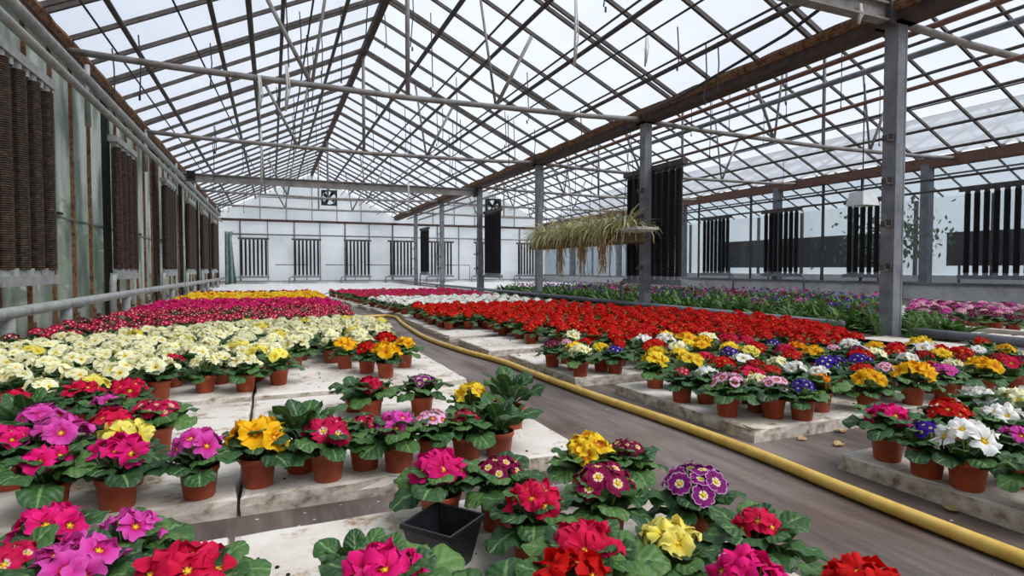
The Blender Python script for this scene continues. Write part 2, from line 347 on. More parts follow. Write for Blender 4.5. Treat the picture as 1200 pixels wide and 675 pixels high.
# ------------------------------------------------------------------ roofs
def roof_bay(x0, x1, label, purl_left, purl_right, step=.886, doubles=True, pane='roofglass'):
    xm, zr = ridge(x0, x1)
    root = struct(empty('ceiling', ((x0+x1)/2, 13, ZE)), label, 'glass roof')
    def kid(mb, name, m, sm=False):
        o = mb.build(name, m, root, sm); o.matrix_parent_inverse = Matrix.Translation(-Vector(root.location)); return o
    def zs(x): return ZE+(zr-ZE)*(1-abs(x-xm)/((x1-x0)/2))
    for xa, xb in ((x0, xm), (x1, xm)):
        b = MB(); s = 1 if xb > xa else -1
        p = [(xa, YA, zs(xa)+.05), (xb, YA, zr+.05), (xb, YB, zr+.05), (xa, YB, zs(xa)+.05)]
        q = [(x, y, z+.006) for x, y, z in p]
        b.add(p+q, [(0, 1, 2, 3), (7, 6, 5, 4), (0, 4, 5, 1), (1, 5, 6, 2), (2, 6, 7, 3), (3, 7, 4, 0)])
        kid(b, 'glazing', MT[pane])
        n = int((YB-2)/step)+2
        for i in range(n):
            y = PY[0]-2*step+i*step
            if y > YB-.05: break
            for dy in ((-.075, .075) if doubles and i % 3 == 0 else (0,)):
                b = MB(); b.bar((xa, y+dy, zs(xa)+.02), (xb, y+dy, zr+.02), .042, .055); kid(b, 'glazing_bar', MT['darksteel'])
    for x, dz, r in purl_left+purl_right:
        b = MB(); b.tube([(x, YA, zs(x)-.05-dz), (x, YB, zs(x)-.05-dz)], r, 8); kid(b, 'purlin', MT['darksteel'], True)
    b = MB(); b.span((xm-.06, YA, zr-.1), (xm+.06, YB, zr+.03)); kid(b, 'ridge_beam', MT['gutter'])
    return zs
z1 = roof_bay(XL, XV, 'glass roof over the primrose beds on dark glazing bars',
              [(-1.66, 0, .035), (-.7, .02, .035), (-.25, .05, .04), (.2, 0, .03), (1.2, 0, .035)],
              [(2.83, 0, .035), (3.71, 0, .035), (4.57, 0, .035), (5.49, 0, .035), (3.3, .25, .018), (4.2, .3, .016), (5.1, .3, .016)])
z2 = roof_bay(XV, XR, 'glass roof over the second bay beyond the grey posts',
              [(7.1, .15, .04), (7.9, .1, .04), (8.9, .05, .035), (9.7, .0, .03)],
              [(11.4, 0, .035), (12.2, 0, .035), (13.0, 0, .035), (13.8, 0, .035), (14.4, .1, .035), (12.6, .35, .016)], doubles=False)
z3 = roof_bay(XR, XF, 'glass roof of the neighbouring house beyond the right wall',
              [(16, 0, .035), (17.2, 0, .035), (18.3, 0, .035)], [(20, 0, .035), (21, 0, .035), (22, 0, .035)], doubles=False, pane='brightened')

# gutters run along the house under each valley
def gutter(x, w, h, z, m, label, edge=True):
    root = empty('gutter_beam', (x, 13, z)); tag(root, label, 'gutter')
    inv = Matrix.Translation(-Vector(root.location))
    b = MB(); b.span((x-w/2, YA, z-h), (x+w/2, YB, z)); o = b.build('channel', m, root); o.matrix_parent_inverse = inv
    if edge:
        for s in (-1, 1):
            b = MB(); n = 120; vs = []; fs = []
            for i in range(n+1):
                y = YA+(YB-YA)*i/n; j = rng.uniform(0, .035)
                vs += [(x+s*(w/2), y, z-.02), (x+s*(w/2+.05), y, z+.03+j), (x+s*(w/2+.055), y, z-.01+j), (x+s*(w/2+.01), y, z-.06)]
            for i in range(n):
                for k in range(4): fs.append((i*4+k, i*4+(k+1) % 4, i*4+4+(k+1) % 4, i*4+4+k))
            b.add(vs, fs); o = b.build('flashing', MT['rust'], root); o.matrix_parent_inverse = inv
gutter(XL+.02, .16, .16, ZE+.02, MT['gutter'], 'rusty gutter along the top of the left glass wall')
gutter(XV, .24, .17, ZE+.03, MT['gutter'], 'dark brown valley gutter carried on the grey posts')
gutter(XR, .24, .22, ZE-.03, MT['rustrail'], 'red brown gutter above the right-hand glass wall', False)
def long_rail(x, z, r, m, name, label, cat, y0=YA, y1=YB):
    b = MB(); b.tube([(x, y0, z), (x, (y0+y1)/2, z), (x, y1, z)], r, 10); return tag(b.build(name, m, None, True), label, cat)
long_rail(6.75, 3.42, .035, MT['rustrail'], 'roof_rail', 'red brown rail just right of the valley gutter', 'rail')
long_rail(7.35, 3.38, .04, MT['grey'], 'heating_pipe', 'grey overhead pipe right of the red brown rail', 'pipe')
b = MB(); b.tube([(8.0, 3.2, 3.2), (8.4, 9, 3.25), (8.4, 12, 3.25)], .03, 8); tag(b.build('roof_rail', MT['rustrail'], None, True), 'short rusty rail sloping under the second roof', 'rail')

# ------------------------------------------------------------------ posts
def post(x, y, label, hooks=True, w=.15, top=ZE-.14):
    r = empty('steel_post', (x, y, 0)); tag(r, label, 'post', 'grey posts under the valley gutter')
    b = MB()  # rolled section: web and two flanges
    b.box((0, 0, top/2), (w*.7, w*.16, top)); b.box((-w*.42, 0, top/2), (w*.14, w, top)); b.box((w*.42, 0, top/2), (w*.14, w, top))
    b.box((0, -w*.42, top/2), (w*.72, w*.1, top))
    b.build('column', MT['grey'], r)
    b = MB(); b.box((0, 0, .006), (.26, .26, .012)); b.build('base_plate', MT['grey'], r)
    b = MB(); b.box((0, 0, top+.01), (.24, .3, .02)); b.build('cap_plate', MT['gutter'], r)
    if hooks:
        for z in (.74, 1.2, 1.65, 2.1):
            b = MB(); b.box((-w/2-.06, -.03, z), (.12, .05, .018)); b.box((-w/2-.11, -.03, z+.025), (.018, .05, .05)); b.box((-w/2-.02, -.03, z+.03), (.02, .06, .08)); b.build('hook_bracket', MT['darksteel'], r)
    return r
far = ['nearest grey post, tallest in view at the right', 'second grey post, beside the dark hanging radiator', 'third grey post, crossing the hanging grass trough',
       'fourth grey post from the camera along the valley gutter', 'fifth grey post from the camera along the valley gutter', 'sixth grey post, farthest one under the valley gutter']
for k, y in enumerate(PY): post(XV, y, far[k], k != 2)

# ------------------------------------------------------------------ trusses and beams
def truss(x0, x1, y, label, zt=3.33, struts=True, zs=None, king=True, group='pipe trusses across the house'):
    xm, zr = ridge(x0, x1)
    r = empty('roof_truss', (xm, y, zt)); tag(r, label, 'truss', group)
    def k(mb, n): o = mb.build(n, MT['tie'], r, True); return o
    b = MB(); b.tube([(x0+.08-xm, 0, .06), (x0+1.2-xm, 0, .01), (0, 0, -.04), (x1-1.2-xm, 0, .0), (x1-.08-xm, 0, .05)], .042, 10); k(b, 'tie_pipe')
    if king:
        b = MB(); b.tube([(0, 0, -.03), (0, 0, zr-zt-.05)], .034, 10); k(b, 'king_post')
    if struts:
        for dx in (-1.35, 1.4):
            sx = 1 if dx > 0 else -1
            x2 = dx+sx*.62
            b = MB(); b.tube([(dx, 0, -.02), (x2, 0, zs(xm+x2)-zt-.03)], .03, 8); k(b, 'strut')
            x3 = dx-sx*.25
            b = MB(); b.tube([(dx, 0, -.02), (x3, -.0, zs(xm+x3)-zt-.03)], .022, 8); k(b, 'strut')
names = ['second', 'third', 'fourth', 'fifth', 'sixth']
truss(XL, XV, PY[1], 'nearest pipe truss with king post across the roof over the beds', zs=z1)
truss(XL, XV, PY[2], 'second pipe truss across the roof over the beds', zs=z1)
truss(XL, XV, PY[4], 'pipe truss just behind the flat grey crossbeam', zs=z1)
truss(XL, XV, PY[5], 'farthest pipe truss, before the white end wall', zs=z1)
for i, k in enumerate((0, 1, 2, 3, 4, 5)):
    truss(XV, XR, PY[k], '%s pipe truss from the near end in the second bay' % od(i+1), zt=3.3, zs=z2, struts=k > 0, king=k > 0)
def crossbeam(y, x0, x1, z, h, label):
    r = empty('cross_beam', ((x0+x1)/2, y, z)); tag(r, label, 'beam'); l = (x1-x0)/2
    b = MB(); b.box((0, 0, 0), (2*l, .03, h)); b.box((0, 0, h/2), (2*l, .12, .02)); b.box((0, 0, -h/2), (2*l, .12, .02)); b.build('web', MT['tie'], r)
    for s in (-1, 1):
        b = MB(); b.box((s*(l-.05), 0, 0), (.1, .16, h+.08)); b.build('end_plate', MT['darksteel'], r)
crossbeam(PY[3], XL+.1, XV-.1, 3.17, .2, 'flat grey crossbeam spanning the beds midway down the house')
crossbeam(PY[0], XL+.1, XV-.1, 3.42, .17, 'heavy grey beam meeting the nearest post at top right')
b = MB(); b.box((0, 0, 0), (.18, .22, .22)); b.box((0, -.12, 0), (.12, .02, .12)); tag(b.build('control_box', MT['black'], None, False, (XL+.42, PY[3]-.17, 3.2)), 'small black box on the left end of the flat crossbeam', 'box')

# ------------------------------------------------------------------ radiators of finned tubes
def fin_mesh(h, r, m='fin'):
    b = MB(); n = int(h/.02); prof = [(.001, 0)]
    for i in range(n):
        z = i*h/n; prof += [(r*.84, z), (r, z+h/n*.35), (r, z+h/n*.6), (r*.84, z+h/n*.95)]
    prof.append((.001, h)); b.lathe(prof, 10); return b.mesh('finned_tube', MT[m], False)
FT = {(1.8, 'pipe'): fin_mesh(1.8, .062), (1.8, 'grey'): fin_mesh(1.8, .062, 'findark'), (1.65, 'grey'): fin_mesh(1.65, .05, 'findark')}
def radiator(x, y, z0, h, length, along, label, group, n=7, cap='pipe', leg=True, head=True, side=-1):
    r = empty('tube_radiator', (x, y, 0), 0 if along == 'x' else PI/2); tag(r, label, 'radiator', group)
    for i in range(n):
        px = -length/2+length*(i+.5)/n
        o = obj('finned_tube', FT[(h, cap)], r, (px, (.03 if i % 2 else -.02) if cap == 'pipe' else 0, z0)); o.rotation_euler.z = i*.7
    def hd(z, name, m):
        b = MB(); b.box((0, 0, z), (length+.12, .12, .09))
        for i in range(n):
            px = -length/2+length*(i+.5)/n; s = 1 if z < z0 else -1
            b.lathe([(.05, 0), (.05, .075)], 10, 0, (px, 0, z+(.04 if s > 0 else -.115)))
        b.build(name, m, r)
    hd(z0-.1, 'bottom_header', MT[cap])
    if head: hd(z0+h+.1, 'top_header', MT[cap] if cap == 'pipe' else MT['darksteel'])
    if leg:
        b = MB(); q = side; lr = .045 if cap == 'pipe' else .03; b.tube([(q*(length/2+.05), 0, z0-.1), (q*(length/2+.16), 0, z0-.12), (q*(length/2+.2), 0, z0-.2), (q*(length/2+.2), 0, 0.)], lr, 10); b.build('feed_pipe', MT[cap], r, True)
    return r
lab = ['nearest dark finned radiator on the left wall, largest in view', 'second finned radiator along the left wall', 'third finned radiator along the left wall', 'fourth finned radiator along the left wall',
       'fifth finned radiator along the left wall', 'sixth finned radiator, farthest on the left wall']
for i, y in enumerate((6.72, 10.65, 14.85, 18.5, 22.15, 25.8)):
    radiator(XL+.24, y, .74, 1.8, 1.25, 'y', lab[i], 'radiators on the left wall', 7)
lab = ['dark hanging radiator beside the second grey post', 'dark hanging radiator beside the fourth grey post', 'dark hanging radiator beside the sixth grey post']
for i, y in enumerate((8.55, 16.65, 25.2)):
    radiator(XV+.14, y, .62, 1.8, 1.6 if i == 0 else 1.3, 'y', lab[i], 'radiators under the valley gutter', 9 if i == 0 else 7, 'grey', side=1)
lab = ['radiator on right wall seen left of the tall near post', 'radiator on right wall partly hidden by the tall near post', 'radiator on right wall farthest left beside the trough end', 'radiator on right wall nearest, at the right picture edge']
for y, l in ((16.25, lab[2]), (13.4, lab[0]), (10.5, lab[1]), (7.6, lab[3])):
    radiator(XR-.25, y, .66, 1.8, 1.35, 'y', l, 'radiators on the right wall', 7, 'grey')
bx = [-.8, 1.6, 4.07, 6.3, 8.5, 11.05, 13.6]
for i, x in enumerate(bx):
    radiator(x, YB-.35, .45, 1.65, 1.25, 'x', '%s radiator from the left along the white end wall' % od(i+1), 'radiators on the end wall', 7, 'grey')

# ------------------------------------------------------------------ walls
def kidof(root):
    inv = Matrix.Translation(-Vector(root.location))
    def k(mb, name, m, sm=False):
        o = mb.build(name, m, root, sm); o.matrix_parent_inverse = inv; return o
    return k
wl = struct(empty('wall_left', (XL, 13, 0)), 'glass wall of rusty bars and dirty greenish panes', 'glass wall'); K = kidof(wl)
b = MB(); b.span((XL-.006, YA, .06), (XL, YB, ZE-.1)); K(b, 'glazing', MT['wallglass'])
b = MB(); b.span((XL-.15, YA, -.05), (XL+.12, YB, .03)); b.span((XL-.15, YA, .03), (XL+.02, YB, .07)); K(b, 'sill', MT['sill'])
y = 7.46-.745*8
while y < YB:
    b = MB(); b.box((XL+.02, y, ZE/2), (.035, .045, ZE-.2)); b.box((XL+.035, y, .12), (.05, .075, .14)); K(b, 'glazing_bar', MT['rust']); y += .745
for i in range(0, 20):
    yy = 7.46+.745*i
    b = MB(); b.box((XL+.06, yy+.1, .1+1.3*(i % 3 == 1)), (.03, .13, .03)); K(b, 'bar_clip', MT['blacksteel'])
b = MB(); b.span((XL-.02, YA, 1.36), (XL+.03, YB, 1.385)); K(b, 'pane_overlap', MT['wallglass'])
for i in range(6):
    y = 10.42+3.8*i-3.8*(i == 5)*0
    if y > YB: break
    b = MB(); b.box((XL+.06, y, 1.65), (.08, .11, 3.3)); K(b, 'dark_stanchion', MT['blacksteel'])
for i in range(7):
    y = 9.2+3.8*i
    if y > YB: break
    b = MB(); b.tube([(XL+.14, y, 2.62), (XL+.14, y, 3.42)], .035, 10); K(b, 'pipe_hanger', MT['pipe'], True)
for z, x, r, l in ((3.12, XL+.24, .055, 'upper pale grey pipe along the left wall below the gutter'), (2.86, XL+.3, .045, 'lower pale grey pipe along the left wall above radiators')):
    long_rail(x, z, r, MT['pipe'], 'heating_pipe', l, 'pipe', YA, 28.5)
pr = empty('heating_pipe', (XL+.4, 13, .36)); tag(pr, 'thick grey heating pipe low along the left glass wall', 'pipe'); K = kidof(pr)
b = MB(); b.tube([(XL+.4, YA, .405), (XL+.4, 12, .385), (XL+.4, 28.5, .33)], .05, 12); K(b, 'pipe_run', MT['pipe'], True)
for y in (6.72-.9, 7.25, 9.9, 14.1, 17.8, 21.4, 25.1):
    b = MB(); b.tube([(XL+.38, y, 0), (XL+.38, y, .35)], .055, 10); K(b, 'pipe_stand', MT['pipe'], True)
for y in (7.6, 11.4, 15.6, 20):
    b = MB(); b.tube([(XL+.4, y-.03, .375), (XL+.4, y+.03, .375)], .06, 12); K(b, 'pipe_joint', MT['grey'], True)
# outside hedge behind the left wall
for i in range(5):
    b = MB(); rr = random.Random(i)
    for j in range(500):
        p = Vector((rr.gauss(0, .55), rr.gauss(0, 2.0), abs(rr.gauss(1.1, .75)))); s_ = rr.uniform(.1, .22)
        M = Euler((rr.uniform(0, 6), rr.uniform(0, 6), 0)).to_matrix()
        q = [p+M @ Vector(c)*s_ for c in ((-1, 0, 0), (0, -.55, .1), (1, 0, 0), (0, .55, .1))]
        b.add(q, [(0, 1, 2, 3)], 0, [rr.random()]*4)
    tag(b.build('hedge_shrub', MT['hedge'], None, False, (XL-4.2, 6+5.2*i, -.1)), 'blurred green shrub outside, seen through the dirty left glass', 'shrub', 'shrubs outside the left glass wall')

wb = struct(empty('wall_back', (6, YB, 0)), 'white translucent end wall behind the flower beds', 'end wall'); K = kidof(wb)
b = MB(); b.span((XL-.1, YB, .14), (XF, YB+.008, ZE)); K(b, 'sheeting', MT['opal'])
for x0, x1 in ((XL, XV), (XV, XR), (XR, XF)):
    xm, zr = ridge(x0, x1); b = MB(); b.add([(x0, YB, ZE), (x1, YB, ZE), (xm, YB, zr), (x0, YB+.008, ZE), (x1, YB+.008, ZE), (xm, YB+.008, zr)], [(0, 1, 2), (5, 4, 3), (0, 3, 4, 1), (1, 4, 5, 2), (2, 5, 3, 0)]); K(b, 'gable_sheet', MT['opal'])
    b = MB(); b.span((x0, YB-.12, 3.05), (x1, YB-.04, 3.17)); K(b, 'gable_beam', MT['gutter'])
    for z in (3.75, 4.25):
        hw = (zr-z)/2.05*(x1-x0)/2; b = MB(); b.tube([(xm-hw, YB-.06, z), (xm+hw, YB-.06, z)], .03, 6); K(b, 'gable_rail', MT['tie'])
    for dx in (-2.4, -1.2, 0, 1.2, 2.4):
        b = MB(); b.box((xm+dx, YB-.05, (3.1+zr-abs(dx)*.47)/2), (.035, .05, zr-abs(dx)*.47-3.1)); K(b, 'gable_bar', MT['tie'])
b = MB(); b.span((XL, YB-.16, -.05), (XF, YB+.1, .14)); K(b, 'plinth', MT['plinth'])
b = MB(); b.span((XL, YB-.2, .14), (XF, YB, .17)); K(b, 'ledge', MT['grey'])
b = MB(); b.tube([(XL+.6, YB-.1, 2.42), (12, YB-.1, 2.42), (XR-.5, YB-.1, 2.42)], .035, 8); K(b, 'upper_rail', MT['grey'], True)
x = XL+.95; i = 0
while x < XF:
    b = MB(); b.box((x, YB-.05, 1.62), (.05 if i % 2 else .08, .07, 2.95)); K(b, 'mullion', MT['grey']); x += 1.22; i += 1
for i, x in enumerate((.75, 3.1, 5.0, 9.3)):
    b = MB(); b.tube([(x-.6, YB-.22, .95), (x+.85, YB-.22, .95), (x+.85, YB-.22, .2)], .025, 8); K(b, 'feed_pipe', MT['grey'], True)
# netting hung in the left far corner
b = MB(); n, m_ = 14, 10; vs = []; fs = []
for i in range(n+1):
    for j in range(m_+1):
        t = i/n; u_ = j/m_
        vs.append((.55*u_*(.35+.65*abs(t-.15))+.1*(1-t)*u_, .12*math.sin(u_*14+t*3)*(.4+t), 2.45*(1-t)+.12+.12*u_*math.sin(t*7)))
fs = [(i*(m_+1)+j, i*(m_+1)+j+1, (i+1)*(m_+1)+j+1, (i+1)*(m_+1)+j) for i in range(n) for j in range(m_)]
b.add(vs, fs); o = b.build('shade_net', MT['net'], None, True, (-2.0, 29.6, -.1)); tag(o, 'bunched grey green netting hanging in the far left corner', 'netting')
md = o.modifiers.new('thickness', 'SOLIDIFY'); md.thickness = .01

wr = struct(empty('wall_right', (XR, 13, 0)), 'clear glass wall with low white plinth along the second bay', 'glass wall'); K = kidof(wr)
b = MB(); b.span((XR, YA, .42), (XR+.006, YB, ZE-.25)); K(b, 'glazing', MT['clearglass'])
b = MB(); b.span((XR-.1, YA, -.05), (XR+.1, YB, .36)); K(b, 'plinth', MT['plinth'])
b = MB(); b.span((XR-.16, YA, .36), (XR+.1, YB, .42)); K(b, 'ledge', MT['grey'])
for i in range(-1, 6):
    y = 9.2+4.53*i
    b = MB(); b.box((XR-.04, y, 1.85), (.2, .2, 2.9)); K(b, 'stanchion', MT['grey'])
for y in (14.85, 17.4, 20.8, 12.1, 7.0, 5.6, 10.9):
    b = MB(); b.box((XR-.02, y, 1.8), (.05, .06, 2.8)); K(b, 'mullion', MT['darksteel'])
for z in (2.62, 2.9):
    b = MB(); b.tube([(XR-.12, YA, z), (XR-.12, 12, z), (XR-.12, YB, z)], .03, 8); K(b, 'wall_rail', MT['darksteel'], True)

# neighbour house beyond the glass
for y0, y1, za, zb, l in ((13, 20.5, .8, 1.95, 'long dark screen beyond the glass, left of near post'), (4.5, 11.1, .84, 1.85, 'dark screen beyond the glass at the right picture edge')):
    r = empty('dark_screen', (18.95, (y0+y1)/2, 0)); tag(r, l, 'screen'); hl = (y1-y0)/2
    b = MB(); b.box((0, 0, (za+zb)/2), (.08, 2*hl, zb-za)); b.build('panel', MT['screen'], r)
    for y in (-hl+.3, -hl/3, hl/3, hl-.3):
        b = MB(); b.box((.07, y, zb/2), (.05, .05, zb)); b.build('leg', MT['blacksteel'], r)
wn = struct(empty('wall_right', (XF, 13, 0)), 'far glass side of the neighbouring house', 'glass wall'); K = kidof(wn)
b = MB(); b.span((XF, YA, .5), (XF+.006, YB, ZE)); K(b, 'glazing', MT['brightened'])  # same whitened panes, lifting the brightness beyond the right wall
b = MB(); b.span((XF-.1, YA, -.05), (XF+.1, YB, .5)); K(b, 'plinth', MT['plinth'])
for i in range(12):
    b = MB(); b.box((XF-.05, -1+2.2*i*1.2, 1.9), (.1, .12, 3)); K(b, 'mullion', MT['darksteel'])
b = MB(); rr = random.Random(5)
for j in range(700):
    p = Vector((rr.gauss(0, .4), rr.gauss(0, .8), 1.7+rr.gauss(0, .45))); s_ = rr.uniform(.05, .12)
    M = Euler((rr.uniform(0, 6), rr.uniform(0, 6), 0)).to_matrix()
    b.add([p+M @ Vector(c)*s_ for c in ((-1, 0, 0), (0, -.5, .1), (1, 0, 0), (0, .5, .1))], [(0, 1, 2, 3)], 0, [rr.random()]*4)
ft = empty('potted_tree', (17.4, 11.8, 0)); tag(ft, 'blurred leafy plant beyond the glass right of near post', 'plant')
b.build('crown', MT['hedge'], ft); b = MB(); b.tube([(0, 0, .4), (.05, 0, 1), (0, .05, 1.7)], .03, 8); b.build('trunk', MT['wood'], ft)
b = MB(); b.lathe([(.001, 0), (.2, 0), (.28, .4), (.25, .4), (.22, .36), (.001, .36)], 14); b.build('tub', MT['black'], ft)

# low grey rail along the post line
rl = empty('floor_rail', (XV-.1, 13, .1)); tag(rl, 'low grey pipe rail along the feet of the posts', 'rail'); K = kidof(rl)
b = MB(); b.tube([(XV-.13, 4.6, .12), (XV-.13, 15, .12), (XV-.13, 29, .12)], .04, 10); b.tube([(XV-.02, 3.9, .1), (XV-.05, 0, .1)], .045, 10); K(b, 'pipe_run', MT['grey'], True)
for y in (5.2, 8.9, 13.4, 17.8, 22.2, 1.5):
    b = MB(); b.box((XV-.12, y, .045), (.06, .06, .09)); K(b, 'rail_foot', MT['grey'])
# fans
def fan(x, y, z, s, label):
    r = empty('circulation_fan', (x, y, z)); tag(r, label, 'fan', 'circulation fans')
    b = MB(); n = 24; vs = []; fs = []
    for yy in (-.1, .1):
        for k in range(n):
            t = 2*PI*k/n; c, q = math.cos(t), math.sin(t); e = 1/max(abs(c), abs(q))
            vs += [(c*.44*s, yy, q*.44*s), (c*e*s*.5, yy, q*e*s*.5)]
    for k in range(n):
        a, c = 2*k, 2*((k+1) % n); o = 2*n
        fs += [(a, c, c+1, a+1), (a+o, a+1+o, c+1+o, c+o), (a, a+o, c+o, c), (a+1, c+1, c+1+o, a+1+o)]
    b.add(vs, fs); b.build('housing', MT['blacksteel'], r)
    for k in range(4):
        b = MB(); t = k*PI/2+.5; M = Matrix.Rotation(t, 3, 'Y')
        pts = [M @ Vector(p) for p in ((.06*s, -.03, -.05*s), (.4*s, -.05, -.16*s), (.42*s, .04, .08*s), (.06*s, .03, .05*s))]
        b.add([p+Vector((0, d, 0)) for d in (0, .012) for p in pts], [(0, 1, 2, 3), (7, 6, 5, 4), (0, 4, 5, 1), (1, 5, 6, 2), (2, 6, 7, 3), (3, 7, 4, 0)]); b.build('blade', MT['blacksteel'], r)
    b = MB(); M = Matrix.Rotation(PI/2, 3, 'X'); b.tube([(0, -.08, 0), (0, .08, 0)], .08*s, 12); b.build('hub', MT['blacksteel'], r)
    b = MB(); b.tube([(0, 0, .5*s), (0, 0, .5*s+.5)], .015, 6); b.build('hanger', MT['tie'], r)
fan(2.42, 27.3, 3.95, .68, 'square dark fan high up under the ridge at the far end')
fan(8.25, 21.8, 3.25, .62, 'square dark fan between third and fourth posts, second bay')
# lamp hood
lh = empty('lamp_hood', (11.0, 8.05, 2.17)); lh.scale = (.6, .6, .6); tag(lh, 'white lamp hood hanging left of the tall near post', 'lamp')
b = MB(); vs = [(-.3, -.24, .2), (.3, -.24, .2), (.3, .24, .2), (-.3, .24, .2), (-.4, -.32, -.25), (.4, -.32, -.25), (.4, .32, -.25), (-.4, .32, -.25)]
b.add(vs, [(0, 1, 2, 3), (0, 4, 5, 1), (1, 5, 6, 2), (2, 6, 7, 3), (3, 7, 4, 0)]); o = b.build('hood', MT['white'], lh); md = o.modifiers.new('thickness', 'SOLIDIFY'); md.thickness = .02
b = MB(); b.tube([(0, 0, .2), (0, 0, 3.8)], .02, 8); b.build('hanger', MT['wire'], lh)

# hanging wires and strings
for i in range(64):
    x = rng.uniform(-1.9, 5.6); y = rng.choice([6.2, 7.1, 8.9, 9.8, 10.7, 11.6, 13.5, 14.6, 16, 18, 20, 22.5, 25])+rng.uniform(-.2, .2)
    zt = z1(x)-.05; ln = rng.uniform(.5, 1.35); zb = max(3.0, zt-ln); k = rng.random()
    b = MB(); b.tube([(x, y, zt), (x+.02, y, (zt+zb)/2), (x+rng.uniform(-.04, .04), y, zb)], .009, 5)
    b.tube([(x, y, zb), (x, y, zb-.06)], .014, 6)
    tag(b.build('hanging_wire', MT['wire']), 'thin dark wire hanging from the glass roof above the beds', 'wire', 'thin wires hanging from the roof over the beds')
for i in range(16):
    x = rng.uniform(7.6, 14); y = rng.uniform(5.5, 14); zt = z2(x)-.05; zb = max(2.9, zt-rng.uniform(.6, 1.5))
    b = MB(); b.tube([(x, y, zt), (x+.03, y+.02, (zt+zb)/2), (x, y, zb)], .008, 5); b.tube([(x, y, zb), (x+.02, y, zb-.05)], .014, 6)
    tag(b.build('hanging_wire', MT['wire']), 'thin dark wire hanging from the roof of the second bay', 'wire', 'thin wires hanging in the second bay')
for i, (u, v0, v1, y, l) in enumerate(((674, 0, 78, 6.5, 'white twine loop hanging at top centre of the roof'), (303, 88, 132, 8.5, 'short white tape tied to the nearest truss, left part'), (335, 75, 130, 8.5, 'white tape hanging from nearest truss near its left strut'),
                                    (757, 30, 78, 7.2, 'frayed white twine hanging from right slope purlin'), (305, 150, 228, 14, 'long pale cord hanging near the left end of the second truss'), (478, 210, 250, 17, 'pale cord hanging from the right part of flat crossbeam'),
                                    (1008, 4, 28, 4.1, 'white rag hooked on the heavy near beam'))):
    d0 = FW+RT*((u-600)/675.)-UP*((v0-337.5)/675.); d1 = FW+RT*((u-600)/675.)-UP*((v1-337.5)/675.)
    x = d0.x*y/d0.y; za = H+d0.z*y/d0.y; zb = H+d1.z*y/d1.y
    b = MB(); b.tube([(x, y, za), (x+.015, y+.01, za*.6+zb*.4), (x-.01, y, zb)], [.012, .02, .014], 6); b.tube([(x+.02, y, za), (x+.05, y, za*.5+zb*.5), (x+.01, y, zb+.05)], .008, 5)
    if y > 5 and y != 8.5: b.tube([(x, y, za), (x, y, z1(x)-.04)], .006, 5)
    tag(b.build('white_twine', MT['string'], None, True), l, 'twine')
b = MB(); b.tube([(5.35, 3.4, 3.72), (5.5, 5, 3.45), (5.65, 7.0, 3.32), (5.85, 8.4, 3.4)], .02, 8); tag(b.build('sagging_cable', MT['wire'], None, True), 'dark cable sagging beneath the valley gutter', 'cable')
for x, z, l in ((-1.85, 3.6, 'thin dark cable running under the left roof slope'), (2.5, 4.45, 'dark cable running under the right slope near the ridge'), (4.7, 3.9, 'dark cable running under the right slope near the gutter'), (.55, 4.3, 'thin dark cable running under the left slope near ridge')):
    b = MB(); b.tube([(x, YA, z), (x, 12, z), (x, YB-.1, z)], .014, 6); tag(b.build('overhead_cable', MT['wire'], None, True), l, 'cable')
for i, (x0, y0, x1, y1) in enumerate(((-1.2, 4.3, -.52, 22.5),)):
    b = MB(); b.tube([(x0, y0, z1(x0)-.1), (x1, y1, z1(x1)-.1)], .014, 6)
    tag(b.build('wind_brace', MT['wire'], None, True), ['thin dark brace slanting under the left roof slope', 'thin dark brace slanting under the near right slope', 'thin dark brace slanting under the far right slope'][i], 'brace')

# ------------------------------------------------------------------ concrete slabs
def slab(x0, x1, y0, y1, label, group, h=.06):
    b = MB(); rr = random.Random(int(x0*77+y0*913)); vs = []; fs = []
    n = 14; per = []
    for i in range(n): per.append((x0+(x1-x0)*i/n, y0))
    for i in range(n): per.append((x1, y0+(y1-y0)*i/n))
    for i in range(n): per.append((x1-(x1-x0)*i/n, y1))
    for i in range(n): per.append((x0, y1-(y1-y0)*i/n))
    cx, cy = (x0+x1)/2, (y0+y1)/2; m = len(per)
    for z, ins in ((0, .004), (h*.5, .0), (h-.007, .002), (h, .012)):
        for (x, y) in per:
            j = rr.uniform(0, .007) if z > 0 else 0
            if rr.random() < .05 and z > h*.6: j += .012
            vs.append((x+(ins+j)*(1 if x < cx else -1) - cx, y+(ins+j)*(1 if y < cy else -1) - cy, z))
    for r_ in range(3):
        for k in range(m): fs.append((r_*m+k, r_*m+(k+1) % m, (r_+1)*m+(k+1) % m, (r_+1)*m+k))
    fs += [tuple(range(3*m, 4*m)), tuple(range(m-1, -1, -1))]
    b.add(vs, fs); o = b.build('concrete_slab', MT['slab'], None, False, (cx, cy, 0)); tag(o, label, 'slab', group); return o
rowsL = [(.2, 1.64), (1.9, 3.29), (3.32, 4.7), (4.73, 6.1), (6.13, 7.5), (7.53, 8.9), (8.93, 10.3), (10.33, 11.7), (11.73, 13.1), (13.13, 14.6)]
colsL = [(-.1, 1.1), (-1.31, -.104), (-2.2, -1.314)]
for i, (ya, yb) in enumerate(rowsL):
    for j, (xa, xb) in enumerate(colsL):
        if i == 1 and j == 0: xb = 1.11
        slab(xa, xb, ya, yb, 'pale concrete slab left of path, %s row back, %s from the path' % (od(i+1), od(j+1)), 'slabs under the left beds', .08 if i > 1 else .06)
